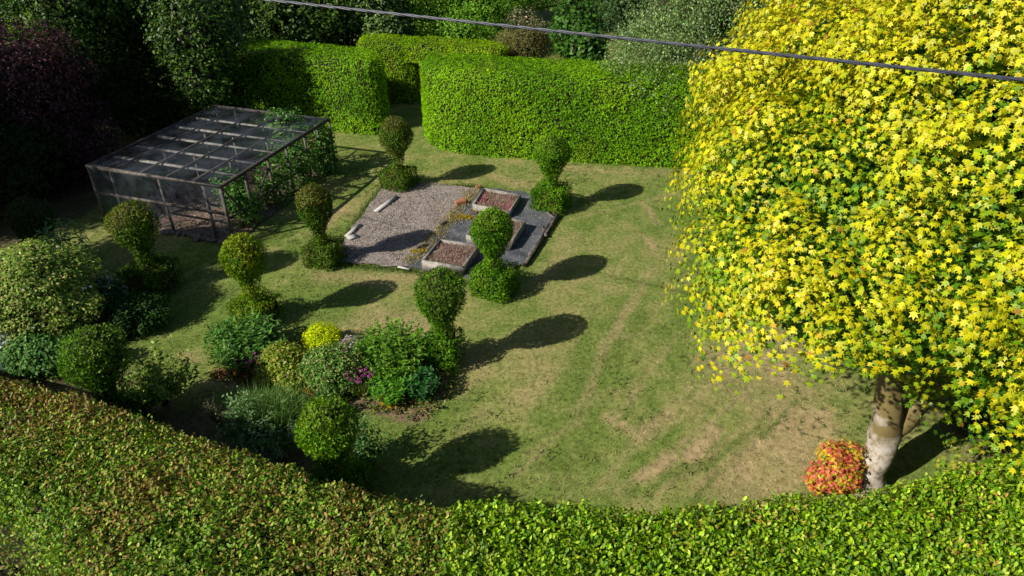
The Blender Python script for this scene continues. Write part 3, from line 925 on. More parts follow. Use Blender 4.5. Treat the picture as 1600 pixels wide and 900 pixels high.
PINK = [(0.40, 0.16, 0.17), (0.46, 0.22, 0.22), (0.30, 0.12, 0.13)]
GREYW = [(0.36, 0.28, 0.25), (0.24, 0.16, 0.14), (0.30, 0.26, 0.15)]
raised_bed([(659, 408), (723, 418), (750, 384), (688, 375)], .34, 'raised bed of pinkish dead weeds nearest the front, left of the yew ball', ([(0.33, 0.20, 0.175), (0.26, 0.16, 0.14), (0.38, 0.26, 0.22)], GREYW))
raised_bed([(728, 368), (797, 381), (822, 346), (754, 334)], .34, 'middle raised bed mostly hidden behind the yew ball', (GREYW, [(0.2, 0.12, 0.1), (0.3, 0.2, 0.15)]))
raised_bed([(738, 320), (796, 331), (814, 305), (756, 295)], .30, 'far raised bed covered in rose pink weeds', (PINK, GREYW), 3200)


def plank(a, b, w, h, z, name, label, mat, cat='plank', tilt=0.0, group=None):
    A, B = G(*a, z), G(*b, z)
    A[2] = z + h / 2; B[2] = z + h / 2 + tilt
    mb = MB(); mb.beam(A, B, w, h, .004)
    c = (A + B) / 2
    return tag(mb.build(name, M[mat], origin=c, loc=c), label, cat, group)


plank((587, 331), (620, 307), .17, .035, .07, 'plank', 'grey weathered plank lying on the far left of the mulch', 'board')
plank((541, 370), (562, 351), .13, .035, .07, 'plank', 'white narrow board lying at the left edge of the mulch', 'board')
plank((543, 374), (558, 369), .22, .05, .06, 'plank', 'short grey board end beside the left yew base', 'board')
plank((622, 417), (640, 421), .09, .03, .07, 'plank', 'short white batten on the grass edge left of the front raised bed', 'board')
for a, b, w, lb in (((821, 413), (848, 372), .10, 'split timber edging rail along the near right edge of the membrane'),
                    ((826, 402), (858, 352), .08, 'inner grey rail lying beside the right edging'),
                    ((850, 368), (872, 336), .10, 'timber edging rail at the far right corner of the plot'),
                    ((848, 356), (853, 370), .09, 'short grey peg lying across the right edging'),
                    ((816, 416), (836, 389), .06, 'thin dark lath outside the right edging of the plot'),
                    ((855, 333), (866, 342), .11, 'short board by the base of the far right yew')):
    plank(a, b, w, .06, .075, 'edging_timber', lb, 'old_wood' if 'dark' not in lb else 'dark_wood', 'timber')


def brick(px, py, size, rz, label, z=.08, mat='brick'):
    c = G(px, py)
    bm = bmesh.new(); bmesh.ops.create_cube(bm, size=1)
    bmesh.ops.scale(bm, verts=bm.verts, vec=size)
    bmesh.ops.bevel(bm, geom=bm.edges[:], offset=.012, segments=2, affect='EDGES')
    for v in bm.verts: v.co += Vector(rng.normal(0, .004, 3))
    me = bpy.data.meshes.new('brick'); bm.to_mesh(me); bm.free()
    o = link_mesh('brick', me, M[mat], loc=(c[0], c[1], z + size[2] / 2)); o.rotation_euler = (random.uniform(-.1, .1), random.uniform(-.1, .1), rz)
    tag(o, label, 'brick')


brick(720, 322, (.34, .22, .14), .4, 'orange clay block on the membrane left of the far raised bed')
brick(691, 354, (.26, .14, .12), .9, 'pale brown brick at the middle of the membrane edge', mat='stone')
brick(656, 391, (.30, .14, .12), .9, 'buff brick on the yellow patch beside the front raised bed', mat='stone')
brick(870, 334, (.24, .12, .10), .3, 'red brick at the right corner of the plot by the yew base')
brick(747, 297, (.16, .12, .10), .3, 'small red brick at the left corner of the far raised bed')


# ---------------------------------------------------------------- fruit cage
def fruit_cage():
    CA = math.radians(161.8)                   # along the front, right to left
    u = np.array((math.cos(CA), math.sin(CA))); v = np.array((u[1], -u[0]))
    v = v if v[1] > 0 else -v
    o2 = cage_o
    Lu, Lv, h = 4.95, 6.15, 1.86
    t = thing('fruit_cage', 'netted timber fruit cage with a flat slatted roof, left of the lawn', 'fruit cage', (o2[0], o2[1], 0))
    org = (o2[0], o2[1], 0)

    def pt(a, b, z): return (*(o2 + u * a + v * b), z)
    fu = [0, .62, 1.0 * 2.25, 4.1, Lu]

    def part(name, a, b, w, hh, mat):
        mb = MB(); mb.beam(a, b, w, hh, .006); return mb.build(name, M[mat], t, origin=org)
    for a in fu: part('post', pt(a, 0, 0), pt(a, 0, h - .045), .085 if a in (0, Lu) else .07, .08, 'old_wood')
    for b in (1.15, 2.35, 3.4, 4.5, 5.35, Lv):
        part('post', pt(0, b, 0), pt(0, b, h - .045), .07, .07, 'old_wood')
        part('post', pt(Lu, b, 0), pt(Lu, b, h - .045), .07, .07, 'dark_wood')
    for a in fu[1:-1]: part('post', pt(a, Lv, 0), pt(a, Lv, h - .045), .07, .07, 'dark_wood')
    for a in (1.2, 2.6, 3.8):
        for b in (2.0, 4.0): part('post', pt(a, b, 0), pt(a, b, h - .13), .06, .06, 'old_wood')
    part('top_rail', pt(-.06, 0, h), pt(Lu + .06, 0, h), .09, .09, 'old_wood')
    part('top_rail', pt(-.06, Lv, h), pt(Lu + .06, Lv, h), .08, .09, 'dark_wood')
    for a in (0, Lu): part('top_rail', pt(a, .05, h + .003), pt(a, Lv - .05, h + .003), .08, .09, 'dark_wood' if a else 'dark_wood')
    part('middle_rail', pt(.05, -.03, .98), pt(Lu - .05, -.03, .98), .04, .09, 'old_wood')
    part('middle_rail', pt(.03, .05, .75), pt(.03, Lv, .75), .04, .06, 'dark_wood')
    for a in (1.0, 1.98, 2.96, 3.94): part('roof_joist', pt(a, .05, h + .02), pt(a, Lv - .05, h + .02), .045, .05, 'dark_wood')
    for b in (.98, 1.95, 2.92, 3.9, 4.9): part('cross_beam', pt(.05, b, h - .055), pt(Lu - .05, b, h - .055), .12, .05, 'pale_wood')
    part('brace', pt(.02, .1, h - .1), pt(.02, 1.1, .15), .04, .06, 'dark_wood')
    part('brace', pt(.02, 1.2, .5), pt(.02, 2.3, 1.5), .04, .05, 'dark_wood')
    # netting: sagging sheets, roof and three sides
    def net(name, fpt, nu, nv, sag):
        U, V = np.meshgrid(np.linspace(0, 1, nu), np.linspace(0, 1, nv)); U, V = U.ravel(), V.ravel()
        P = np.array([fpt(a, b) for a, b in zip(U, V)])
        P[:, 2] += sag * (fbm(P, 1.1, 2, 9) - 1.0)
        idx = np.arange(nu * nv).reshape(nv, nu); f = np.stack([idx[:-1, :-1], idx[:-1, 1:], idx[1:, 1:], idx[1:, :-1]], -1).reshape(-1, 4)
        mb = MB(); mb.add(P, f, (.1, .1, .1)); mb.build(name, M['net'], t, smooth_shade=True, origin=org)
    net('roof_net', lambda a, b: pt(a * Lu, b * Lv, h + .055), 30, 36, .0)
    net('side_net', lambda a, b: pt(a * Lu, -.055, .05 + b * (h - .05)), 12, 5, 0)
    net('side_net', lambda a, b: pt(Lu + .05, a * Lv, .05 + b * (h - .05)), 12, 5, 0)
    # stones along the foot
    bm = bmesh.new(); bmesh.ops.create_icosphere(bm, subdivisions=2, radius=.5)
    for w_ in bm.verts: w_.co = w_.co * (1 + .25 * (random.random() - .5))
    me = bpy.data.meshes.new('stone'); bm.to_mesh(me); bm.free(); me.materials.append(M['stone'])
    for k in range(12):
        a = .1 + k * .21 + random.uniform(-.07, .07)
        s = random.uniform(.6, 1.7) if k < 11 else 2.0
        o = bpy.data.objects.new('foot_stone', me); COL.objects.link(o); o.parent = t
        q = pt(a, -.13 - random.uniform(0, .08), .06)
        o.location = (q[0] - org[0], q[1] - org[1], .05); o.scale = (.24 * s, .15 * s, .12 * s); o.rotation_euler = (0, 0, random.random() * 6)
    poly = np.array([pt(-.05, -.1, 0)[:2], pt(Lu, -.1, 0)[:2], pt(Lu, Lv, 0)[:2], pt(0, Lv, 0)[:2]])
    sheet('cage_soil', poly, .02, M['soil'], .02, .3, 8)
    clods('cage_leaf_litter', 'brown leaf litter on the soil inside the fruit cage', poly, 3500, .06, [(0.25, 0.15, 0.09), (0.16, 0.11, 0.07), (0.35, 0.22, 0.15), (0.12, 0.16, 0.05)], z=.03)
    return pt


cage_pt = fruit_cage()


# ---------------------------------------------------------------- plants and trees
def in_ellipsoids(p, E):
    """smallest normalised radius over the ellipsoids: under 1 is inside one of them"""
    r = np.full(len(p), 9.0)
    for (c, R) in E:
        r = np.minimum(r, np.linalg.norm((p - c) / R, axis=1))
    return r


def crown(mb, E, n_clump, clump_r, per, tmpl, size, colf, spread=.6, upw=.35, droop=.0, near=None, thick=.16, width=None, inner=.62, outward=.5, flat=1.0, rough=.16, rscale=.9, hole=.0, rseed=5):
    """leaf clumps over the outside of a union of ellipsoids"""
    E = [(np.asarray(c, float), np.asarray(R, float)) for c, R in E]
    wts = np.array([R[0] * R[1] + R[1] * R[2] + R[0] * R[2] for _, R in E]); wts /= wts.sum()
    k = rng.choice(len(E), n_clump * (9 if near is not None else 4), p=wts)
    d = rand_unit(len(k))
    Cc = np.array([E[i][0] for i in k]); Rr = np.array([E[i][1] for i in k])
    rad = 1 - np.abs(rng.normal(0, thick, len(k)))
    p = Cc + d * Rr * rad[:, None]
    ok = (in_ellipsoids(p, E) > inner) & (p[:, 2] > .05)
    ctr = np.mean([c for c, _ in E], axis=0); vdir = unit(np.array((0, 0, H)) - ctr)
    ok &= ((unit(d / Rr) @ vdir) > -.2) | (rng.random(len(p)) < .3)
    lump = (fbm(p, rscale, 3, rseed) - .5) * 2           # boughs stand out, hollows fall back
    gap = smooth(hole - .05, hole + .05, fbm(p, rscale * 1.3, 2, rseed + 9)) if hole > 0 else np.ones(len(p))
    ok &= rng.random(len(p)) < gap + .06
    p = p + d * Rr * (lump * rough * 1.6)[:, None]
    if near is not None: ok &= near(p)
    p, d, Rr = p[ok][:n_clump], d[ok][:n_clump], Rr[ok][:n_clump]
    out_n = unit(d / Rr)
    m = len(p)
    cr = clump_r * rng.uniform(.6, 1.35, m)
    ck = rng.random(m)                          # one tone per clump
    i = np.repeat(np.arange(m), per)
    n = len(i)
    q = rand_unit(n); q = unit(q + out_n[i] * .6 + np.array((0, 0, .35)))
    rr = rng.random(n) ** .5
    off = q * (cr[i] * rr)[:, None]; off[:, 2] *= flat
    pos = p[i] + off
    nn = unit(q * outward + out_n[i] * .4 + np.array((0, 0, upw)) + rand_unit(n) * spread)
    td = q * .8 + rand_unit(n) * .6 - np.array((0, 0, droop))
    c = colf(pos, ck[i], rr, out_n[i])
    mb.leaves(tmpl, pos, nn, td, size * rng.uniform(.65, 1.2, n), c, width)
    return pos, nn, td, c


def core_blobs(E, s=.74, origin=None):
    mb = MB()  # solid blobs inside the crown, the shade there painted as dark colour
    bm = bmesh.new(); bmesh.ops.create_icosphere(bm, subdivisions=3, radius=1)
    V = np.array([v.co[:] for v in bm.verts]); Fc = np.array([[v.index for v in f.verts] for f in bm.faces]); bm.free()
    for c, R in E:
        P = V * np.asarray(R) * s
        P = P * (1 + (fbm(V * 1.0 + c[0], 2.0, 2, 3) - .5) * .45)[:, None]
        mb.add(P + np.asarray(c), Fc, (0.02, 0.02, 0.01))
    return mb


def limbs(mb, base, E, r0, split=.35, n=None, seg=9, bend=.12):
    """a tapered trunk that divides into limbs reaching into the crown"""
    base = np.asarray(base, float)
    top = np.mean([c for c, R in E], axis=0)
    fork = base + (top - base) * split + np.array((0, 0, .1))
    mb.tube([base - (0, 0, .1), base + (fork - base) * .15, base + (fork - base) * .5 + rng.normal(0, .03, 3), fork], (r0 * 1.35, r0 * 1.02, r0 * .85, r0 * .75), seg)
    for c, R in (E if n is None else E[:n]):
        c = np.asarray(c)
        m = fork + (c - fork) * .5 + rng.normal(0, bend, 3) * np.linalg.norm(c - fork)
        mb.tube([fork - (0, 0, .03), fork + (m - fork) * .5, m, c], (r0 * .6, r0 * .45, r0 * .3, r0 * .12), 6)
        for _ in range(3):
            e = c + rand_unit(1)[0] * np.asarray(R) * .8
            mb.tube([m, (m + e) / 2 + rng.normal(0, .1, 3), e], (r0 * .22, r0 * .14, r0 * .04), 5)


def inner_leaves(mb, E, size, tmpl, colf, lo=.66, hi=.93, cover=.95, keep=None):
    for c, R in E:
        c = np.asarray(c, float); R = np.asarray(R, float)
        A = 4 * math.pi * ((R[0] * R[1]) ** 1.6 / 3 + (R[0] * R[2]) ** 1.6 / 3 + (R[1] * R[2]) ** 1.6 / 3) ** (1 / 1.6)
        n = int(A * cover / (size * size * .4))
        d = rand_unit(n); p = c + d * R * rng.uniform(lo, hi, n)[:, None]
        k = (((d @ unit(np.array((0, 0, H)) - c)) > -.2) | (rng.random(n) < .25)) & (in_ellipsoids(p, [(np.asarray(a, float), np.asarray(b, float)) for a, b in E]) > lo - .04) & (p[:, 2] > .03)
        if keep is not None: k &= keep(p)
        p, d = p[k], d[k]; n = len(p)
        if n: mb.leaves(tmpl, p, unit(d + rand_unit(n) * .7 + np.array((0, 0, .3))), rand_unit(n) - np.array((0, 0, .3)), size * rng.uniform(.7, 1.2, n), colf(p, rng.random(n), np.full(n, .4), d))


def simple_cols(cols, amt=.22, clump=.25):
    def f(pos, ck, rr, on):
        c = pick(cols, len(pos))
        return vary(c * (1 - clump / 2 + clump * ck)[:, None], amt=amt)
    return f


def tree(name, label, E, base, r0, n_clump, clump_r, per, tmpl, size, cols, mat='leaf', cat='tree', core=True, cores=.62, group=None, **kw):
    base = np.asarray(base, float)
    t = thing(name, label, cat, tuple(base), group)
    E = [(np.asarray(c, float), np.asarray(R, float)) for c, R in E]
    mb = MB()
    crown(mb, E, n_clump, clump_r, per, tmpl, size, cols if callable(cols) else simple_cols(cols), **kw)
    o = mb.build('crown', M[mat], t, origin=base); o['kind'] = 'stuff'
    inner_leaves(mb2 := MB(), E, size * 1.5, tmpl if tmpl is not MAPLE else OVAL, cols if callable(cols) else simple_cols(cols))
    oi = mb2.build('inner_leaves', M[mat], t, origin=base); oi['kind'] = 'stuff'
    tb = MB(); limbs(tb, base, E, r0)
    tb.build('trunk', M['bark'], t, smooth_shade=True, origin=base)
    if core: core_blobs(E, cores).build('shaded_inner_twigs', M['core'], o, origin=base)
    return t


def EL(px, py, Y, rx, ry, rz):
    return (W(px, py, Y), (rx, ry, rz))


def foot(px, Y):
    return np.array(((px - 800) / F * (Y * CP + (H - 0) * SP), Y, 0.0))


# --- the big golden maple
MC = np.array((7.55, 9.9, 6.1))
ME = [((6.0, 9.3, 5.0), (2.9, 2.6, 1.7)), ((8.2, 10.0, 6.5), (3.55, 3.5, 3.2)), ((5.3, 10.2, 5.7), (2.1, 2.2, 1.8)), ((7.8, 10.2, 8.1), (2.1, 2.3, 1.9)),
      ((9.4, 9.2, 6.2), (3.0, 2.6, 2.8)), ((8.9, 7.9, 5.2), (2.3, 1.6, 1.4)), ((8.9, 10.6, 8.6), (2.7, 2.5, 2.2)), ((6.6, 8.4, 5.2), (2.0, 1.5, 1.4)),
      ((10.9, 11, 6), (2.8, 3.0, 3.0)), ((6.4, 12.4, 6), (2.6, 2.4, 2.4))]
ME = [(np.array(c, float), np.array(R, float)) for c, R in ME]
maple = thing('maple_tree', 'big golden yellow maple with a pale forked trunk at the right of the lawn', 'tree', (6.84, 9.21, 0))
MO = np.array(maple.location)
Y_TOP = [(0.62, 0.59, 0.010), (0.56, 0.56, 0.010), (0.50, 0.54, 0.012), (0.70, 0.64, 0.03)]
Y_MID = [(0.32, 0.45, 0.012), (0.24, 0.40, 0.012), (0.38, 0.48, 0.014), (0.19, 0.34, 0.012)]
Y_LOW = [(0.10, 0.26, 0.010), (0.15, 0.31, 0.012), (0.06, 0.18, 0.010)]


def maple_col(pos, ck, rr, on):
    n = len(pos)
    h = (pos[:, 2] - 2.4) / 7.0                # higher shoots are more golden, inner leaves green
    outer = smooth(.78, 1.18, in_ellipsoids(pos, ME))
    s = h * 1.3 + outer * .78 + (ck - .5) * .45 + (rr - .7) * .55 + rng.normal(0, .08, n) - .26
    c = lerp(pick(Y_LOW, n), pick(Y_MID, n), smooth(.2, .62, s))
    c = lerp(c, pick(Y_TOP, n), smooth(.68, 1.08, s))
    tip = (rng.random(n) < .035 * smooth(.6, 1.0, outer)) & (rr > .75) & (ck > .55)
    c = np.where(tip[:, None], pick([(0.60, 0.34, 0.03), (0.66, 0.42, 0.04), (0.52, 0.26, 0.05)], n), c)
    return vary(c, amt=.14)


def near_side(p):
    v = unit(np.array((0, 0, H)) - MC)
    d = p[:, 1] * CP + (H - p[:, 2]) * SP
    px = 800 + F * p[:, 0] / d; py = 450 - F * (p[:, 1] * SP - (H - p[:, 2]) * CP) / d
    return (((unit(p - MC) @ v) > -.2) & (px < 1700) & (py > -130)) | (rng.random(len(p)) < .12)


def sprays(E, n, rad, per, size):
    """drooping umbrella-shaped sprays of leaves with shade between them"""
    E = [(np.asarray(c, float), np.asarray(R, float)) for c, R in E]
    wts = np.array([R[0] * R[1] + R[1] * R[2] + R[0] * R[2] for _, R in E]); wts /= wts.sum()
    k = rng.choice(len(E), 60000, p=wts); d = rand_unit(len(k))
    Cc = np.array([E[i][0] for i in k]); Rr = np.array([E[i][1] for i in k])
    p = Cc + d * Rr
    ok = (in_ellipsoids(p, E) > .985) & near_side(p) & (p[:, 2] > 4.15 + .5 * np.maximum(0, 9.3 - p[:, 1]) - smooth(5.8, 7.2, p[:, 0]) * (.9 + .35 * np.maximum(0, 9.3 - p[:, 1])))
    p, on = p[ok], unit((d / Rr))[ok]
    bough = (fbm(p * np.array((1, 1, 1.5)), .75, 3, 21) - .5) * 2
    p = p + on * (bough * .95 + rng.normal(0, .18, len(p)) - .05)[:, None]
    sel = []; cell = {}; md = rad * 1.06; sq = np.array((1, 1, 1.45)); ps = p * sq
    for i_ in range(len(p)):                    # keep the sprays apart
        key = tuple(np.floor(ps[i_] / md).astype(int)); good = True
        for a_ in (-1, 0, 1):
            for b_ in (-1, 0, 1):
                for c_ in (-1, 0, 1):
                    for q_ in cell.get((key[0] + a_, key[1] + b_, key[2] + c_), ()):
                        if ((ps[i_] - ps[q_]) ** 2).sum() < md * md: good = False
        if good:
            cell.setdefault(key, []).append(i_); sel.append(i_)
        if len(sel) >= n: break
    p, on, bough = p[sel], on[sel], bough[sel]
    m = len(p)
    axis = unit(np.c_[on[:, :2] * .75, np.maximum(on[:, 2], 0) * .5 + .75] + rng.normal(0, .14, (m, 3)))
    i_ = np.repeat(np.arange(m), per); n_ = len(i_)
    R_ = (rad * rng.uniform(.65, 1.35, m))[i_]
    w = unit(np.c_[-on[:, 1], on[:, 0], np.zeros(m)] + 1e-6); u = unit(np.cross(w, axis)); u *= 1.25; w = w * .85
    ang = rng.random(n_) * 6.28; r = np.sqrt(rng.random(n_))
    out = np.cos(ang)[:, None] * u[i_] + np.sin(ang)[:, None] * w[i_]
    pos = p[i_] + out * (R_ * r)[:, None] - np.c_[np.zeros((n_, 2)), R_ * .42 * r ** 2] + axis[i_] * rng.normal(0, .045, n_)[:, None]
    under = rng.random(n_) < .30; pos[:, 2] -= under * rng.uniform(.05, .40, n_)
    nn_ = unit(axis[i_] + out * (.75 * r)[:, None] + rand_unit(n_) * .42)
    td_ = out * .8 - np.array((0, 0, .65)) + rand_unit(n_) * .45
    ck = np.clip(.5 + bough * .9 + rng.normal(0, .18, m), 0, 1)[i_]
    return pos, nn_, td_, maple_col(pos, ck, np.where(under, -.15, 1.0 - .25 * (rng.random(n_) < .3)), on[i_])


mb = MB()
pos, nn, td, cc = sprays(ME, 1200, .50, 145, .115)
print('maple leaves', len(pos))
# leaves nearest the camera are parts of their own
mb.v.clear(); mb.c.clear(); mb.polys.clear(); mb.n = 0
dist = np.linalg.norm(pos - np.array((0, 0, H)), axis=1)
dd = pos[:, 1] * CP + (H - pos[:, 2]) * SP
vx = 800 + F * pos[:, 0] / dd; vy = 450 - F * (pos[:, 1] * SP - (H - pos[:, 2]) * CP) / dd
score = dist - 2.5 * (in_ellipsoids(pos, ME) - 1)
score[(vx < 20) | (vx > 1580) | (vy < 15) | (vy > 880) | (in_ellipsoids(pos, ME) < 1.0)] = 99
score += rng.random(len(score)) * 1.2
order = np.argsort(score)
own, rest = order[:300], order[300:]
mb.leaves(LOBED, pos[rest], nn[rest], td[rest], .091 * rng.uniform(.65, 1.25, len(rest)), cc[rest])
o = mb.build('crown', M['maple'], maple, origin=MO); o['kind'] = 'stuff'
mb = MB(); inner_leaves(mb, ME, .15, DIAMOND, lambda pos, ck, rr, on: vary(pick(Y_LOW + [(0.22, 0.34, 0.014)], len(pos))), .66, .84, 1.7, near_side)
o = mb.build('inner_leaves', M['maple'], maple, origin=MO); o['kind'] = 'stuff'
leaf_meshes = []
for c in (Y_TOP[0], Y_TOP[3], Y_MID[0], Y_MID[2], Y_MID[1], (0.70, 0.40, 0.04)):
    lm = MB(); lm.add(MAPLE[0], MAPLE[1][0], c); me = lm.mesh('maple_leaf'); me.materials.append(M['maple']); leaf_meshes.append((np.array(c), me))
for i in own:
    nz_ = unit(nn[i]); x_ = unit(td[i] - (td[i] @ nz_) * nz_); y_ = np.cross(nz_, x_)
    j = int(np.argmin([np.abs(cc[i] - c).sum() for c, _ in leaf_meshes]))
    lo_ = bpy.data.objects.new('leaf', leaf_meshes[j][1]); COL.objects.link(lo_); lo_.parent = maple
    s_ = .092 * random.uniform(.8, 1.2)
    Mx = Matrix(((x_[0], y_[0], nz_[0], 0), (x_[1], y_[1], nz_[1], 0), (x_[2], y_[2], nz_[2], 0), (0, 0, 0, 1)))
    lo_.matrix_local = Matrix.Translation(Vector(pos[i] - MO)) @ Mx @ Matrix.Scale(s_, 4)
# trunk: swollen foot, pale bole, a fork low down
tb = MB()
b0 = MO
f1 = G(1352, 640, 1.75)
seg = 18


def trunk_tube(mb, pts, rad, seg=16, seed=0):
    pts = np.asarray(pts, float)
    t = np.linspace(0, 1, len(pts)); T = np.linspace(0, 1, len(pts) * 5)
    P = np.stack([np.interp(T, t, pts[:, k]) for k in range(3)], 1)
    for _ in range(3): P[1:-1] = (P[:-2] + P[1:-1] * 2 + P[2:]) / 4
    n0 = mb.n
    mb.tube(P, np.interp(T, t, rad), seg)
    V = mb.v[-1]
    c = np.repeat(P, seg, axis=0); d = V - c
    V[:] = c + d * (1 + (fbm(V, 2.6, 4, seed) - .5) * .6)[:, None]


trunk_tube(tb, [b0 - (0, 0, .15), b0 + (.0, 0, .06), b0 + (.02, .02, .35), b0 + (.10, .05, .9), b0 + (.06, .1, 1.45), b0 + (-.05, .15, 2.1), b0 + (-.25, .3, 3.2), b0 + (-.2, .5, 5.2)],
           [.58, .38, .26, .25, .28, .22, .17, .07], seed=2)
trunk_tube(tb, [b0 + (.08, .06, 1.0), b0 + (.36, .15, 1.5), b0 + (.78, .3, 2.3), b0 + (1.1, .5, 3.3), b0 + (1.2, .8, 5)], [.15, .20, .18, .14, .06], seed=3)
trunk_tube(tb, [b0 + (-.2, .25, 2.7), b0 + (-.9, .2, 3.5), b0 + (-1.9, .2, 4.5)], [.10, .08, .03], 10, seed=4)
trunk_tube(tb, [b0 + (.7, .5, 2.7), b0 + (1.5, .1, 3.4), b0 + (2.4, -.5, 4.2)], [.09, .07, .03], 10, seed=5)
for c, R in ME:
    a = b0 + (-.1, .4, 4.2); e = np.asarray(c) + rng.normal(0, .4, 3)
    trunk_tube(tb, [a, (a + e) / 2 + rng.normal(0, .25, 3), e], [.08, .05, .015], 6)
tb.build('trunk', M['maple_bark'], maple, smooth_shade=True, origin=MO)
core_blobs(ME, .60).build('shaded_inner_twigs', M['core'], maple, origin=MO)


# --- shrubs and flowers
def shrub(name, label, base, E, n_clump, clump_r, per, tmpl, size, cols, mat='leaf', cat='shrub', core=.7, stems=5, group=None, extra=None, **kw):
    """E is given relative to the base"""
    base = np.asarray(base, float); base = np.array((base[0], base[1], 0.0))
    t = thing(name, label, cat, tuple(base), group)
    A = [(np.asarray(c, float) + base, np.asarray(R, float)) for c, R in E]
    mb = MB()
    crown(mb, A, n_clump, clump_r, per, tmpl, size, cols if callable(cols) else simple_cols(cols), **kw)
    o = mb.build('foliage', M[mat], t, origin=base); o['kind'] = 'stuff'
    if core:
        inner_leaves(mb2 := MB(), A, size * 1.35, tmpl if tmpl is not MAPLE else OVAL, cols if callable(cols) else simple_cols(cols), cover=1.0)
        oi = mb2.build('inner_leaves', M[mat], t, origin=base); oi['kind'] = 'stuff'
    sb = MB()
    for _ in range(stems):
        c, R = A[rng.integers(len(A))]; e = c + rand_unit(1)[0] * R * .7; e[2] = abs(e[2]) + .05
        s0 = base + np.r_[rng.normal(0, .06, 2), -.05]
        sb.tube([s0, (s0 + e) / 2 + rng.normal(0, .04, 3), e], (.022, .016, .006), 5)
    sb.build('stems', M['bark'], t, origin=base)
    if core:
        core_blobs([(np.maximum(c, (-999, -999, 0)), R) for c, R in A], .56).build('shaded_inner_twigs', M['core'], o, origin=base)
    if extra is not None: extra(t, base, A)
    return t


def blossoms(name, cols, n, size, dist_fn, tmpl=None):
    """small heads of petals, one part per plant"""
    def f(t, base, A):
        P = dist_fn(base, A, n)
        mb = MB()
        for k in range(5):
            a = rng.random(len(P)) * 6.28
            nn = unit(np.c_[np.cos(a) * .7, np.sin(a) * .7, np.ones(len(P))])
            mb.leaves(DIAMOND, P, nn, np.c_[np.cos(a), np.sin(a), np.full(len(P), .3)], size * rng.uniform(.8, 1.2, len(P)), vary(pick(cols, len(P)), amt=.15), width=1.6)
        o = mb.build(name, M['leaf'], t, origin=base); o['kind'] = 'stuff'
    return f


def on_top(base, A, n):
    k = rng.integers(0, len(A), n)
    d = rand_unit(n); d[:, 2] = np.abs(d[:, 2])
    return np.array([A[i][0] for i in k]) + d * np.array([A[i][1] for i in k]) * 1.03


def erect(mb, base, rad, h, n, cols, w, lean=.35, seg_n=1, tmpl=BLADE, zlo=0.0):
    """upright blades or leaves rising from a clump"""
    a = rng.random(n) * 6.28; r = rad * np.sqrt(rng.random(n))
    q = np.c_[np.cos(a) * r, np.sin(a) * r, rng.uniform(zlo, zlo + .02, n)] + base
    d = np.c_[np.cos(a) * r / rad * lean * 2 + rng.normal(0, lean * .4, n), np.sin(a) * r / rad * lean * 2 + rng.normal(0, lean * .4, n), np.ones(n)]
    mb.leaves(tmpl, q, np.cross(d, rand_unit(n)), d, h * rng.uniform(.6, 1.1, n), vary(pick(cols, n)), width=w)
    return q, unit(d), h


def leafy_clump(name, label, px, py, rad, h, n, cols, size=.16, cat='plant', group=None, yellow=None):
    """many upright leafy stems, narrow leaves all the way up"""
    base = G(px, py)
    t = thing(name, label, cat, (base[0], base[1], 0), group)
    base = np.array((base[0], base[1], 0.0))
    a = rng.random(n) * 6.28; r = rad * np.sqrt(rng.random(n))
    foot_ = np.c_[np.cos(a) * r * .75, np.sin(a) * r * .75, np.zeros(n)]
    hh = h * rng.uniform(.75, 1.05, n) * (1 - .3 * (r / rad) ** 3)
    tip = foot_ + np.c_[np.cos(a) * r * .45 + rng.normal(0, .06, n), np.sin(a) * r * .45 + rng.normal(0, .06, n), hh]
    mb = MB()
    for k in range(12):
        f = .12 + .88 * k / 11
        P = foot_ * (1 - f) + tip * f + base
        b = rng.random(n) * 6.28
        d = np.c_[np.cos(b), np.sin(b), np.full(n, .75 if k > 8 else .35)]
        nn = unit(np.c_[-np.cos(b) * .5, -np.sin(b) * .5, np.ones(n)] + rand_unit(n) * .3)
        c = pick(cols, n)
        if yellow is not None and k < 3: c = pick(yellow, n)
        mb.leaves(LANCE, P, nn, d, size * rng.uniform(.7, 1.15, n), vary(c), width=1.35)
    o = mb.build('foliage', M['waxy'], t, origin=base); o['kind'] = 'stuff'
    sb = MB()
    for i in rng.choice(n, min(n, 40), replace=False):
        sb.tube([foot_[i], (foot_[i] + tip[i]) / 2, tip[i]], (.008, .006, .003), 4)
    sb.build('stems', M['needle'], t)
    return t


GR = [(0.05, 0.16, 0.035), (0.07, 0.22, 0.04), (0.035, 0.11, 0.03), (0.10, 0.26, 0.05)]
leafy_clump('leafy_perennial', 'tall dark green leafy clump at the left end of the flower border', 390, 560, .74, .95, 260, [(0.07, 0.17, 0.035), (0.10, 0.21, 0.045), (0.17, 0.28, 0.09), (0.045, 0.11, 0.025)], .17)
leafy_clump('leafy_perennial', 'tall green lily-like clump right of centre in the border', 617, 580, .78, 1.05, 270, [(0.09, 0.20, 0.03), (0.13, 0.25, 0.035), (0.06, 0.14, 0.02), (0.17, 0.29, 0.06)], .15)
leafy_clump('leafy_perennial', 'lower light green clump with yellowing feet in front of the taller one', 612, 622, .42, .62, 140, [(0.10, 0.24, 0.035), (0.13, 0.28, 0.045), (0.06, 0.17, 0.03)], .12, yellow=[(0.45, 0.33, 0.03), (0.35, 0.28, 0.05)])
leafy_clump('leafy_perennial', 'small dark bluish green plant at the right corner of the border', 658, 616, .36, .62, 110, [(0.035, 0.12, 0.03), (0.05, 0.16, 0.045), (0.09, 0.21, 0.08), (0.03, 0.08, 0.025)], .13)

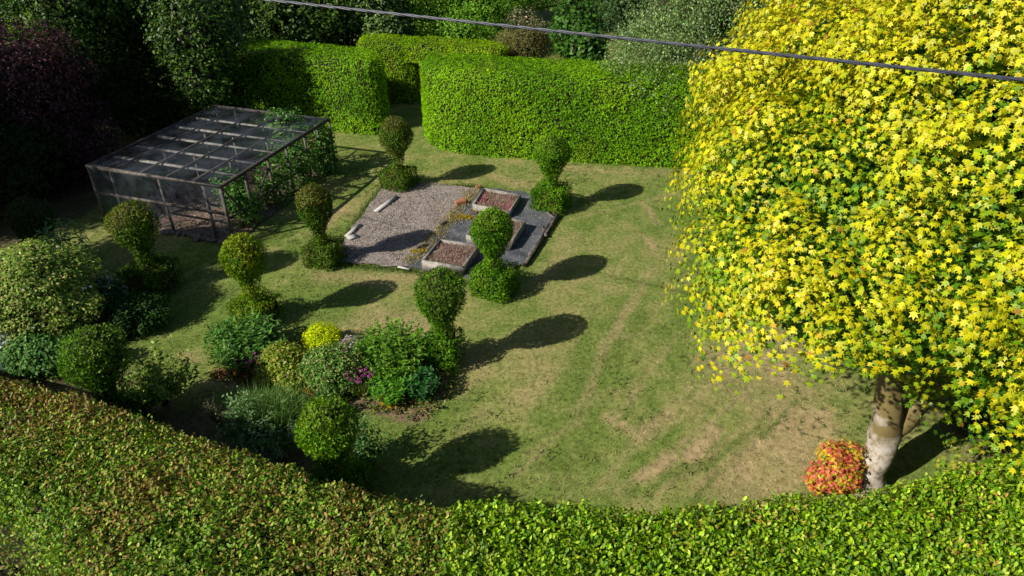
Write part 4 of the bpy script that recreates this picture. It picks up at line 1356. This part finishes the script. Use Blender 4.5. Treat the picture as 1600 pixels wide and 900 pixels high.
YGR = [(0.17, 0.24, 0.035), (0.10, 0.19, 0.03), (0.26, 0.28, 0.06), (0.32, 0.30, 0.10), (0.13, 0.17, 0.03)]
shrub('shrub', 'yellow-green speckled shrub in the middle of the border', G(452, 592), [((0, 0, .42), (.62, .5, .5)), ((-.28, -.1, .3), (.4, .4, .35)), ((.2, -.2, .3), (.5, .4, .35))], 260, .14, 22, DIAMOND, .065, YGR,
      extra=blossoms('white_flowers', [(0.55, 0.55, 0.40)], 26, .05, on_top))
shrub('shrub', 'green speckled shrub just right of the yellow-green one', G(520, 602), [((0, .1, .48), (.72, .5, .52)), ((.1, -.25, .3), (.55, .35, .35))], 320, .14, 22, DIAMOND, .065,
      [(0.06, 0.14, 0.03), (0.10, 0.20, 0.04), (0.18, 0.26, 0.08), (0.04, 0.10, 0.02), (0.3, 0.33, 0.14)])
shrub('golden_shrub', 'bright golden yellow dome at the back of the flower border', G(505, 540), [((0, 0, .22), (.46, .4, .32))], 190, .09, 22, DIAMOND, .045,
      [(0.42, 0.50, 0.012), (0.52, 0.58, 0.015), (0.32, 0.42, 0.015)], stems=3)
shrub('lilac_plant', 'low mound of greyish lilac flowers behind the border', G(547, 546), [((0, 0, .10), (.36, .34, .17))], 100, .08, 16, DIAMOND, .05,
      [(0.40, 0.33, 0.35), (0.30, 0.25, 0.27), (0.20, 0.2, 0.14), (0.5, 0.42, 0.46)], cat='flowers', stems=2)
shrub('low_shrub', 'low feathery green plant between the lilac mound and tall clump', G(580, 560), [((0, 0, .2), (.36, .34, .28))], 90, .1, 18, LANCE, .09,
      [(0.10, 0.21, 0.03), (0.07, 0.16, 0.03)], cat='plant', stems=2)
shrub('heuchera', 'dark red and orange leaved low plant at the left front of the border', G(368, 586), [((-.1, 0, .06), (.5, .16, .10)), ((.36, -.1, .06), (.26, .16, .10))], 70, .08, 12, DIAMOND, .06,
      [(0.18, 0.05, 0.045), (0.12, 0.035, 0.04), (0.34, 0.20, 0.06), (0.13, 0.15, 0.03), (0.08, 0.03, 0.03), (0.16, 0.13, 0.06)], cat='plant', stems=2)
shrub('ground_plant', 'yellowing low foliage along the front of the speckled shrubs', G(478, 604), [((-.3, 0, .05), (.5, .2, .12)), ((.35, -.15, .05), (.55, .2, .12))], 130, .08, 12, DIAMOND, .06,
      [(0.40, 0.28, 0.06), (0.34, 0.22, 0.08), (0.20, 0.19, 0.05), (0.42, 0.2, 0.09)], cat='plant', stems=2, core=0)


def chives(px, py, label, s=1.0):
    base = G(px, py); base[2] = 0
    t = thing('chives', label, 'flowers', tuple(base), 'clumps of purple chives in the flower border')
    mb = MB(); q, d, h = erect(mb, np.zeros(3), .17 * s, .42 * s, 420, [(0.20, 0.27, 0.07), (0.13, 0.22, 0.05), (0.30, 0.29, 0.09)], .45, .28)
    o = mb.build('leaves', M['grass'], t); o['kind'] = 'stuff'
    n = int(62 * s); a = rng.random(n) * 6.28; r = .30 * s * np.sqrt(rng.random(n))
    P = np.c_[np.cos(a) * r, np.sin(a) * r, .50 * s + rng.normal(0, .05, n)]
    mb = MB()
    for k in range(12):
        dn = rand_unit(n)
        mb.leaves(DIAMOND, P + dn * .006, dn, rand_unit(n), .034, vary(pick([(0.36, 0.10, 0.31), (0.46, 0.18, 0.41), (0.25, 0.06, 0.21)], n)), width=1.4)
    o = mb.build('flower_heads', M['leaf'], t); o['kind'] = 'stuff'


chives(420, 590, 'purple chive flowers in front of the left leafy clump', 1.1)
chives(388, 582, 'smaller purple chive tuft beside the red-leaved plant', .7)
chives(566, 612, 'clump of purple chive flowers right of centre in the border', 1.15)
_P = round_poly(border_poly, 1); _lo, _hi = _P.min(0), _P.max(0)
_q = rng.random((1500, 2)) * (_hi - _lo) + _lo; _q = _q[inside(_P, _q)]
mb = MB()
for _k in range(7):
    _m = len(_q); _a = rng.random(_m) * 6.28
    mb.leaves(LANCE, np.c_[_q + rng.normal(0, .05, (_m, 2)), rng.uniform(0, .16, _m)], rand_unit(_m) * .6 + np.array((0, 0, 1)), np.c_[np.cos(_a), np.sin(_a), rng.uniform(0, 1.4, _m)],
              rng.uniform(.05, .14, _m), vary(pick([(0.08, 0.16, 0.03), (0.13, 0.19, 0.04), (0.22, 0.20, 0.07), (0.16, 0.10, 0.06), (0.06, 0.11, 0.03)], _m)), width=1.3)
tag(mb.build('border_weeds', M['leaf']), 'small mixed weeds and seedlings between the border plants', 'weeds', kind='stuff')
clods('border_debris', 'dry leaves and clods on the soil of the flower border', round_poly(border_poly, 1), 3500, .05, [(0.42, 0.30, 0.22), (0.24, 0.15, 0.1), (0.34, 0.22, 0.18), (0.14, 0.16, 0.05)], z=-.02)

# left corner plants
PALE = [(0.23, 0.31, 0.08), (0.15, 0.24, 0.055), (0.30, 0.37, 0.12), (0.09, 0.17, 0.04), (0.26, 0.24, 0.10)]
shrub('variegated_shrub', 'large pale green arching shrub at the left edge of the garden', G(62, 552), [((0, .9, 1.5), (1.1, 1.0, .75)), ((-1.1, .5, 1.25), (1.1, 1.0, .8)), ((.75, .8, 1.15), (.6, .7, .5)), ((.2, .3, .95), (.8, .6, .5)), ((-.2, 1.1, 1.9), (.8, .75, .5))],
      460, .3, 34, DIAMOND, .08, PALE, flat=.35, core=.74, stems=10, inner=.8, rough=.3, rscale=1.3, hole=.40, upw=.7, extra=blossoms('white_flowers', [(0.6, 0.62, 0.6)], 26, .07, on_top))
shrub('shrub', 'blue-green leafy sprig rising above the pale shrub', G(118, 440), [((0, 0, 1.1), (.45, .4, .8)), ((.1, 0, .5), (.4, .4, .5))], 60, .2, 16, LANCE, .18, [(0.11, 0.20, 0.08), (0.16, 0.26, 0.12)], stems=8, core=0)
shrub('shrub', 'small silvery twiggy plant right of the pale shrub', G(172, 470), [((0, 0, .5), (.45, .4, .4))], 60, .12, 10, DIAMOND, .05, [(0.18, 0.20, 0.18), (0.10, 0.13, 0.09)], stems=14, core=0)
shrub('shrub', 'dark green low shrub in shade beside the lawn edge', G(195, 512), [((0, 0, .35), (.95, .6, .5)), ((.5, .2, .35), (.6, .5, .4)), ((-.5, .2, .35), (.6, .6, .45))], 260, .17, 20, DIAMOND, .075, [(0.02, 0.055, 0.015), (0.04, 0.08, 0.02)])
shrub('lilac_shrub', 'dark shrub with pale lilac flowers behind the low dark one', G(160, 490), [((0, 0, .5), (.8, .6, .5))], 120, .15, 16, DIAMOND, .07, [(0.03, 0.07, 0.02), (0.05, 0.10, 0.04)],
      extra=blossoms('lilac_flowers', [(0.35, 0.36, 0.42), (0.25, 0.26, 0.34)], 90, .06, on_top))
shrub('low_shrub', 'mint green leafy plant between the pale shrub and round yew', G(75, 578), [((0, 0, .4), (.8, .45, .42)), ((.7, .1, .35), (.5, .4, .4)), ((-.3, 0, .4), (.5, .4, .4))], 240, .15, 20, DIAMOND, .095, [(0.10, 0.20, 0.06), (0.14, 0.25, 0.08), (0.06, 0.13, 0.04)])
shrub('blue_flowers', 'pale blue flowering plant at the extreme left edge', G(20, 572), [((0, 0, .42), (.55, .4, .4))], 90, .13, 16, DIAMOND, .075, [(0.30, 0.34, 0.40), (0.20, 0.26, 0.28), (0.10, 0.16, 0.12), (0.4, 0.43, 0.5)], cat='flowers')


def open_shrub(label, px, py, h, rad, n, cols, leaf=.085):
    base = G(px, py); base[2] = 0
    t = thing('young_shrub', label, 'shrub', tuple(base))
    sb, mb = MB(), MB()
    for _ in range(n):
        a = rng.random() * 6.28; r = rad * rng.random() ** .6
        e = np.array((math.cos(a) * r, math.sin(a) * r, h * rng.uniform(.5, 1.05) * (1 - .3 * r / rad)))
        m = e * .5 + np.array((0, 0, .1)) + rng.normal(0, .04, 3)
        P = np.array([(0, 0, -.05), m * .5, m, e]); sb.tube(P, (.014, .012, .008, .003), 5)
        k = 62; f = rng.uniform(.35, 1, k); C = np.stack([np.interp(f, [0, .33, .66, 1], P[:, j]) for j in range(3)], 1) + rng.normal(0, .05, (k, 3))
        mb.leaves(OVAL, C, rand_unit(k) * .8 + np.array((0, 0, .7)), rand_unit(k), leaf * rng.uniform(.6, 1.2, k), vary(pick(cols, k)))
    sb.build('stems', M['bark'], t); o = mb.build('foliage', M['waxy'], t); o['kind'] = 'stuff'


open_shrub('open twiggy young shrub with yellow-green leaves near the brown hedge', 257, 632, 1.5, .95, 40, [(0.22, 0.30, 0.08), (0.16, 0.25, 0.06), (0.30, 0.33, 0.11), (0.10, 0.17, 0.04)], .095)
open_shrub('small leafy shrub with whitish leaves left of the feathery plant', 385, 690, 1.2, .75, 34, [(0.20, 0.30, 0.16), (0.12, 0.22, 0.09), (0.07, 0.14, 0.05)], .07)
open_shrub('leafy young shrub at the lower right of the near yew ball', 575, 725, 1.3, .6, 26, [(0.07, 0.16, 0.05), (0.12, 0.20, 0.06), (0.04, 0.10, 0.03)], .075)
open_shrub('low green shrub just above the near yew ball', 500, 655, .75, .6, 26, [(0.09, 0.18, 0.05), (0.14, 0.22, 0.07), (0.05, 0.12, 0.04)], .075)
open_shrub('small bush with glossy white-green leaves below the feathery plant', 440, 715, 1.0, .6, 26, [(0.15, 0.24, 0.12), (0.08, 0.15, 0.05)], .07)
open_shrub('bare dark twigs of a small shrub beside the brown hedge', 345, 665, .9, .4, 16, [(0.08, 0.09, 0.05)], .03)

base = G(430, 668); base[2] = 0
t = thing('feathery_plant', 'feathery bright green fennel-like plant behind the near hedge', 'plant', tuple(base))
mb = MB()
for cx, cy, rr, hh in ((0, 0, .26, 1.0), (-.5, .2, .2, .85), (.45, .1, .22, .8), (.15, .4, .2, .75)):
    n = 350; erect(mb, np.array((cx, cy, 0)), rr, hh, n, [(0.15, 0.28, 0.06), (0.10, 0.22, 0.05), (0.20, 0.32, 0.08)], .14, .3)
    n = 800; a = rng.random(n) * 6.28; r = rr * 1.4 * np.sqrt(rng.random(n)); z = rng.uniform(.25, 1, n) * hh * (1 - .25 * r / rr / 1.4)
    q = np.c_[cx + np.cos(a) * r, cy + np.sin(a) * r, z]
    mb.leaves(BLADE, q, rand_unit(n), np.c_[np.cos(a), np.sin(a), np.full(n, 1.2)] + rand_unit(n) * .5, .16 * rng.uniform(.5, 1.2, n), vary(pick([(0.14, 0.28, 0.06), (0.10, 0.22, 0.05), (0.22, 0.34, 0.10)], n)), width=.5)
o = mb.build('foliage', M['grass'], t); o['kind'] = 'stuff'

def red_cols(pos, ck, rr, on):
    n = len(pos)
    red = pick([(0.60, 0.10, 0.07), (0.52, 0.12, 0.09), (0.66, 0.2, 0.08), (0.62, 0.14, 0.10)], n)
    yel = pick([(0.66, 0.46, 0.03), (0.5, 0.46, 0.03), (0.70, 0.40, 0.04), (0.34, 0.38, 0.03)], n)
    return vary(np.where((rng.random(n) < .25 + .55 * (ck > .45) * (rr > .4))[:, None], red, yel), amt=.2)


# small red and yellow shrub by the maple trunk
shrub('red_shrub', 'small round coral red and yellow shrub beside the maple trunk', G(1297, 762), [((-.1, 0, .52), (.30, .30, .42)), ((.2, .16, .62), (.26, .26, .30)), ((-.2, -.02, .30), (.28, .26, .28)), ((.14, -.1, .4), (.3, .26, .34)), ((-.14, .1, .82), (.2, .2, .18))], 230, .12, 12, MAPLE, .082,
      red_cols, 'maple', core=.72, upw=.5, thick=.2, rough=.28, rscale=2.5, hole=.36)
shrub('maple_seedling', 'low yellow-green maple sprouts right of the trunk', G(1482, 775), [((0, 0, .9), (.45, .45, .4)), ((.5, .3, .7), (.45, .4, .35)), ((-.2, -.2, .5), (.35, .35, .4))], 42, .18, 11, MAPLE, .11,
      [(0.30, 0.38, 0.02), (0.16, 0.28, 0.02), (0.42, 0.42, 0.03), (0.10, 0.20, 0.02)], 'maple', core=0, stems=8, cat='sapling')
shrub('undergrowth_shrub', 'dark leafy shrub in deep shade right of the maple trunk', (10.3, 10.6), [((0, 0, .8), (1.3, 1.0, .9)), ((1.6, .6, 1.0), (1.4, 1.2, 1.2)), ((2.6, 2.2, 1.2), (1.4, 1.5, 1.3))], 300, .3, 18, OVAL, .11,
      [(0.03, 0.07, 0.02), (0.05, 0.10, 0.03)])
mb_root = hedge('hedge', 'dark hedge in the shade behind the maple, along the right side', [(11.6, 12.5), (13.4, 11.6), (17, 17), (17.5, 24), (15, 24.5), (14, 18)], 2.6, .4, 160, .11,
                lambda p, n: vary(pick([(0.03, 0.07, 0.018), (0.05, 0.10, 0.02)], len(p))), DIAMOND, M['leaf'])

# raspberry canes in the cage
RASP = [(0.07, 0.17, 0.04), (0.10, 0.21, 0.05), (0.05, 0.12, 0.03), (0.15, 0.25, 0.08)]
for a, b, rx, ry, hz, lb in ((1.15, 1.7, .5, .6, 1.45, 'pale green raspberry bush seen through the front netting of the cage'),
                             (.4, 1.3, .4, .6, 1.2, 'raspberry bush at the right front corner inside the cage'),
                             (.45, 3.0, .5, .8, 1.5, 'raspberry row against the right side of the cage'),
                             (.35, 4.6, .6, .8, 1.55, 'tall raspberry canes by the far right side of the cage'),
                             (1.3, 5.3, .8, .6, 2.35, 'raspberry canes growing out through the far end of the cage roof'),
                             (.1, 5.7, .4, .5, 1.7, 'raspberry canes spilling out at the far right corner of the cage')):
    q = cage_pt(a, b, 0)
    shrub('raspberry_bush', lb, q, [((0, 0, hz * .66), (rx, ry, hz * .36)), ((.1, -.1, hz * .35), (rx * .9, ry * .9, hz * .34))], 110, .2, 15, OVAL, .11, RASP, 'leaf', cat='fruit bush', group='raspberry bushes in the fruit cage', stems=14, core=0, inner=.5)

# --- background trees
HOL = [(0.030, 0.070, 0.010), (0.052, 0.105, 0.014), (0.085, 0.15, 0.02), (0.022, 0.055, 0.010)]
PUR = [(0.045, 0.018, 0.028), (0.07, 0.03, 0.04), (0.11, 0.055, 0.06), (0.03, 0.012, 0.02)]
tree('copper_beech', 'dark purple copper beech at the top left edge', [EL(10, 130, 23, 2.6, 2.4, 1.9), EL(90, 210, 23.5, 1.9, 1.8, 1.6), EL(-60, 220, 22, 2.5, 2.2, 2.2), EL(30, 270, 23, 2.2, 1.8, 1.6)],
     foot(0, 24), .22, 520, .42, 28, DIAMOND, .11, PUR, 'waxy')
tree('holly_tree', 'big glossy dark green evergreen tree behind the fruit cage', [EL(200, 40, 31, 3.2, 2.6, 2.6), EL(300, 20, 32, 2.6, 2.4, 2.4), EL(210, 130, 29.5, 2.6, 2.2, 2.0), EL(130, 90, 30.5, 2.2, 2.0, 2.2), EL(310, 110, 31, 2.4, 2.0, 2.0), EL(240, 200, 29.5, 2.2, 1.8, 1.6), ((-17.2, 28.6, 5.2), (2.6, 2.4, 2.2)), ((-12.5, 28.1, 4.0), (1.9, 1.4, 1.9)), ((-12.3, 27.3, 2.4), (1.2, .9, 1.5))],
     foot(230, 31), .28, 900, .42, 27, DIAMOND, .135, HOL, 'gloss')  # last three crown lobes added to throw shade on the left hedge
tree('yellow_green_tree', 'yellow-green leafy tree between the copper beech and the big evergreen', [EL(85, 55, 36, 1.8, 1.8, 1.3), EL(60, 130, 35, 1.6, 1.5, 1.2), EL(120, 20, 38, 2.0, 1.8, 1.5)],
     foot(90, 37), .15, 300, .4, 26, DIAMOND, .11, [(0.16, 0.28, 0.02), (0.12, 0.22, 0.02), (0.22, 0.33, 0.03)])
tree('laurel_tree', 'glossy evergreen with large leaves behind the left hedge', [EL(455, 30, 37, 2.8, 2.2, 2.0), EL(400, 10, 38, 2.4, 2.2, 2.2), EL(520, 20, 38, 2.0, 2.0, 1.9), EL(450, 80, 36.5, 3.0, 1.6, 1.4)],
     foot(460, 38), .22, 460, .42, 26, OVAL, .19, HOL, 'gloss')
tree('rhododendron', 'rounded pale-leaved evergreen bush beyond the doorway hedge', [EL(590, 18, 38, 1.5, 1.5, 1.6), EL(600, 50, 37, 1.2, 1.2, 1.0)],
     foot(595, 38), .12, 170, .34, 24, OVAL, .19, [(0.09, 0.16, 0.035), (0.06, 0.12, 0.03), (0.14, 0.20, 0.06)], 'gloss', cat='bush')
tree('broadleaf_tree', 'soft mid-green tree above the doorway hedge', [EL(650, 15, 40, 1.6, 1.6, 1.8), EL(645, 50, 38.5, 1.3, 1.2, 1.0), EL(690, -10, 41, 2.0, 2, 1.7)],
     foot(660, 40), .15, 260, .4, 30, DIAMOND, .11, [(0.16, 0.28, 0.05), (0.12, 0.22, 0.04), (0.20, 0.33, 0.06)])
tree('broadleaf_tree', 'bright mid-green tree top right of the doorway hedge', [EL(740, 10, 41, 2.2, 2.0, 1.9), EL(790, 0, 42, 2.0, 2.0, 1.8), EL(720, 50, 39, 2.0, 1.5, 1.1)],
     foot(750, 41), .2, 360, .42, 30, DIAMOND, .12, [(0.13, 0.26, 0.04), (0.18, 0.32, 0.055), (0.10, 0.20, 0.035)])
tree('broadleaf_tree', 'tall leafy tree in the distance at the top centre', [EL(830, -25, 47, 2.5, 2.4, 1.8), EL(770, -30, 50, 3.5, 3, 2.2), EL(930, -20, 47, 2.6, 2.2, 2.2)],
     foot(830, 49), .2, 260, .5, 26, DIAMOND, .15, [(0.10, 0.19, 0.04), (0.07, 0.14, 0.03)])
tree('olive_bush', 'dull olive-brown bush behind the long hedge', [EL(825, 70, 33, 1.0, 1.0, 1.0), EL(800, 80, 33.5, .9, .9, .9)],
     foot(820, 33), .08, 110, .25, 24, DIAMOND, .07, [(0.10, 0.11, 0.03), (0.14, 0.12, 0.05), (0.08, 0.08, 0.03)], cat='bush')
tree('rose_bush', 'dark bush dotted with pale pink roses beyond the long hedge', [EL(818, 38, 37, 1.0, 1.0, .8), EL(845, 52, 36, .8, .8, .6)],
     foot(830, 37), .08, 80, .28, 20, DIAMOND, .09, [(0.05, 0.09, 0.03), (0.07, 0.10, 0.03), (0.45, 0.32, 0.28), (0.05, 0.09, 0.03), (0.05, 0.07, 0.03)], cat='bush')
tree('fig_bush', 'dark large-leaved bush rising behind the long hedge', [EL(900, 45, 32, 1.1, 1.1, 1.4), EL(915, 75, 31, 1.0, .9, 1.0)],
     foot(905, 32), .1, 150, .32, 16, MAPLE, .2, [(0.045, 0.11, 0.02), (0.07, 0.15, 0.03), (0.03, 0.075, 0.015)], 'waxy', cat='bush')


def birch():
    base = foot(1080, 28.4)
    t = thing('weeping_birch', 'grey-green weeping birch hanging over the long back hedge', 'tree', tuple(base))
    fork = base + np.array((-.2, 0, 6.2))
    tb = MB(); tb.tube([base - (0, 0, .1), base + (0, 0, .4), base + (-.1, .1, 3), fork, fork + (.1, .2, 2.2)], (.24, .19, .15, .10, .03), 10)
    mb = MB()
    n = 470
    a = rng.random(n) * 6.28; r = np.sqrt(rng.random(n))
    tops = base + np.c_[np.cos(a) * r * 3.9 + .1, np.sin(a) * r * 2.7 - 2.0, 6.4 - 2.0 * r ** 2 + rng.normal(0, .5, n)]
    ln = rng.uniform(1.0, 3.0, n)
    for i in range(0, n, 14):
        tb.tube([fork + (0, 0, rng.uniform(-1, 1.5)), (fork + tops[i]) / 2 + (0, 0, .5), tops[i]], (.05, .03, .01), 5)
    k = 64
    f = rng.random((n, k))
    P = tops[:, None] + np.stack([np.zeros_like(f), np.zeros_like(f), -f * ln[:, None]], -1) + rng.normal(0, .11, (n, k, 3)) + (np.c_[np.cos(a), np.sin(a), a * 0] * .6)[:, None] * f[..., None] ** .5
    P = P.reshape(-1, 3); P = P[P[:, 2] > 1.6]
    m = len(P)
    mb.leaves(DIAMOND, P, rand_unit(m) + np.array((0, -.2, .5)), rand_unit(m) * .6 - np.array((0, 0, 1)), .088 * rng.uniform(.6, 1.2, m),
              vary(pick([(0.13, 0.20, 0.07), (0.18, 0.26, 0.10), (0.09, 0.15, 0.05), (0.27, 0.34, 0.18)], m), amt=.25), width=1.15)
    o = mb.build('crown', M['waxy'], t, origin=base); o['kind'] = 'stuff'
    tb.build('trunk', M['bark'], t, smooth_shade=True, origin=base)
    core_blobs([(base + np.array((.1, .4, 5.0)), (2.6, 1.2, 1.4))], .8).build('shaded_inner_twigs', M['core'], o, origin=base)


birch()
YEW = [(0.06, 0.14, 0.012), (0.10, 0.21, 0.02), (0.13, 0.23, 0.02)]
tree('yew_tree', 'feathery green conifer showing left of the golden maple', [EL(1190, 90, 27.5, 1.7, 1.5, 1.6), EL(1165, 150, 26.8, 1.6, 1.2, 1.5), EL(1240, 60, 28, 2.0, 1.6, 2.0)],
     foot(1210, 27.6), .2, 420, .34, 30, LANCE, .12, YEW, 'leaf')
tree('yew_tree', 'dark conifer mass at the top edge behind the golden maple', [EL(1320, 30, 30, 2.6, 2.0, 2.8), EL(1440, 20, 31, 2.6, 2.2, 2.6), EL(1560, 10, 31, 3.0, 2.4, 3.0), EL(1500, 140, 30, 4.0, 2.0, 3.0)],
     foot(1430, 31), .3, 420, .5, 26, LANCE, .16, YEW, 'leaf')
tree('evergreen_tree', 'dark evergreen at the top beyond the weeping birch', [EL(1010, -10, 40, 3.0, 2.4, 2.6), EL(1130, -10, 40, 3.2, 2.4, 2.6), EL(1240, -10, 38, 2.6, 2.2, 2.6)],
     foot(1110, 41), .3, 420, .5, 26, DIAMOND, .15, [(0.04, 0.08, 0.03), (0.06, 0.11, 0.04)], 'waxy')
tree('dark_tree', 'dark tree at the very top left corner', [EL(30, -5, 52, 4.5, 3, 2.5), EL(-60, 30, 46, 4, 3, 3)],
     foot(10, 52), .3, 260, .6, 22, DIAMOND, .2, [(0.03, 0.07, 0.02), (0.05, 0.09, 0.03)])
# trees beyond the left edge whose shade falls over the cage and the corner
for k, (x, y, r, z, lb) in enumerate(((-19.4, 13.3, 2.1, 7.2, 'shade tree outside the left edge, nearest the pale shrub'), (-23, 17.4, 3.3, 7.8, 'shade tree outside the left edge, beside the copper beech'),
                                      (-25, 22.5, 3.0, 7.4, 'shade tree at the left edge behind the copper beech'), (-16.6, 25.6, 1.9, 3.4, 'bush coloured dark for shade between the fruit cage and the big evergreen'),
                                      (-17.2, 20.2, 1.9, 2.7, 'bush coloured dark for shade left of the fruit cage'))):
    tree('shade_tree' if k < 3 else 'shade_coloured_bush', lb, [((x, y, z), (r, r, r * .8)), ((x + .9, y + .8, z * .68), (r * .8, r * .8, r * .75)), ((x - .8, y - .6, z * .55), (r * .8, r * .8, r * .7))],
         (x, y, 0), .22, 260, .5, 22, DIAMOND, .14, HOL if k < 3 else [(0.010, 0.026, 0.006), (0.016, 0.036, 0.008)], 'leaf', cat='tree' if k < 3 else 'bush')  # the bushes' near-black leaf colours paint in the shade around them

# pale wall top glimpsed between the far trees
a, b = W(357, 9, 40), W(384, -4, 42)
mb = MB(); mb.beam(a - (0, 0, .2), b - (0, 0, .2), .25, .35)
for q in (a, b): mb.beam((q[0], q[1], 0), (q[0], q[1], q[2] - .37), .2, .2)
c = (a + b) / 2
tag(mb.build('pale_rail', M['board'], origin=(c[0], c[1], 0), loc=(c[0], c[1], 0)), 'pale grey rail glimpsed between the dark trees at the top', 'rail')


# ---------------------------------------------------------------- overhead cable
def cable():
    A, B = G(420, 0, 9.05), G(1600, 125, 9.0)
    d = (B - A)
    t = np.linspace(-2.5, 3.2, 700)
    P = A + t[:, None] * d
    P[:, 2] += .028 * ((t - .5) ** 2 - .25)
    ph = t * 7.16 / .62 * 2 * math.pi
    x = unit(d); up = np.array((0, 0, 1.0)); y = unit(np.cross(up, x)); z = np.cross(x, y)
    c = thing('overhead_cable', 'twisted grey overhead cable crossing the top of the picture', 'cable', tuple(A + d * .5))
    for k in range(3):
        s = ph + k * 2.094
        mb = MB(); mb.tube(P + .0082 * (np.cos(s)[:, None] * y + np.sin(s)[:, None] * z), .0088, 7)
        mb.build('strand', M['cable'], c, smooth_shade=True, origin=np.array(c.location))


cable()
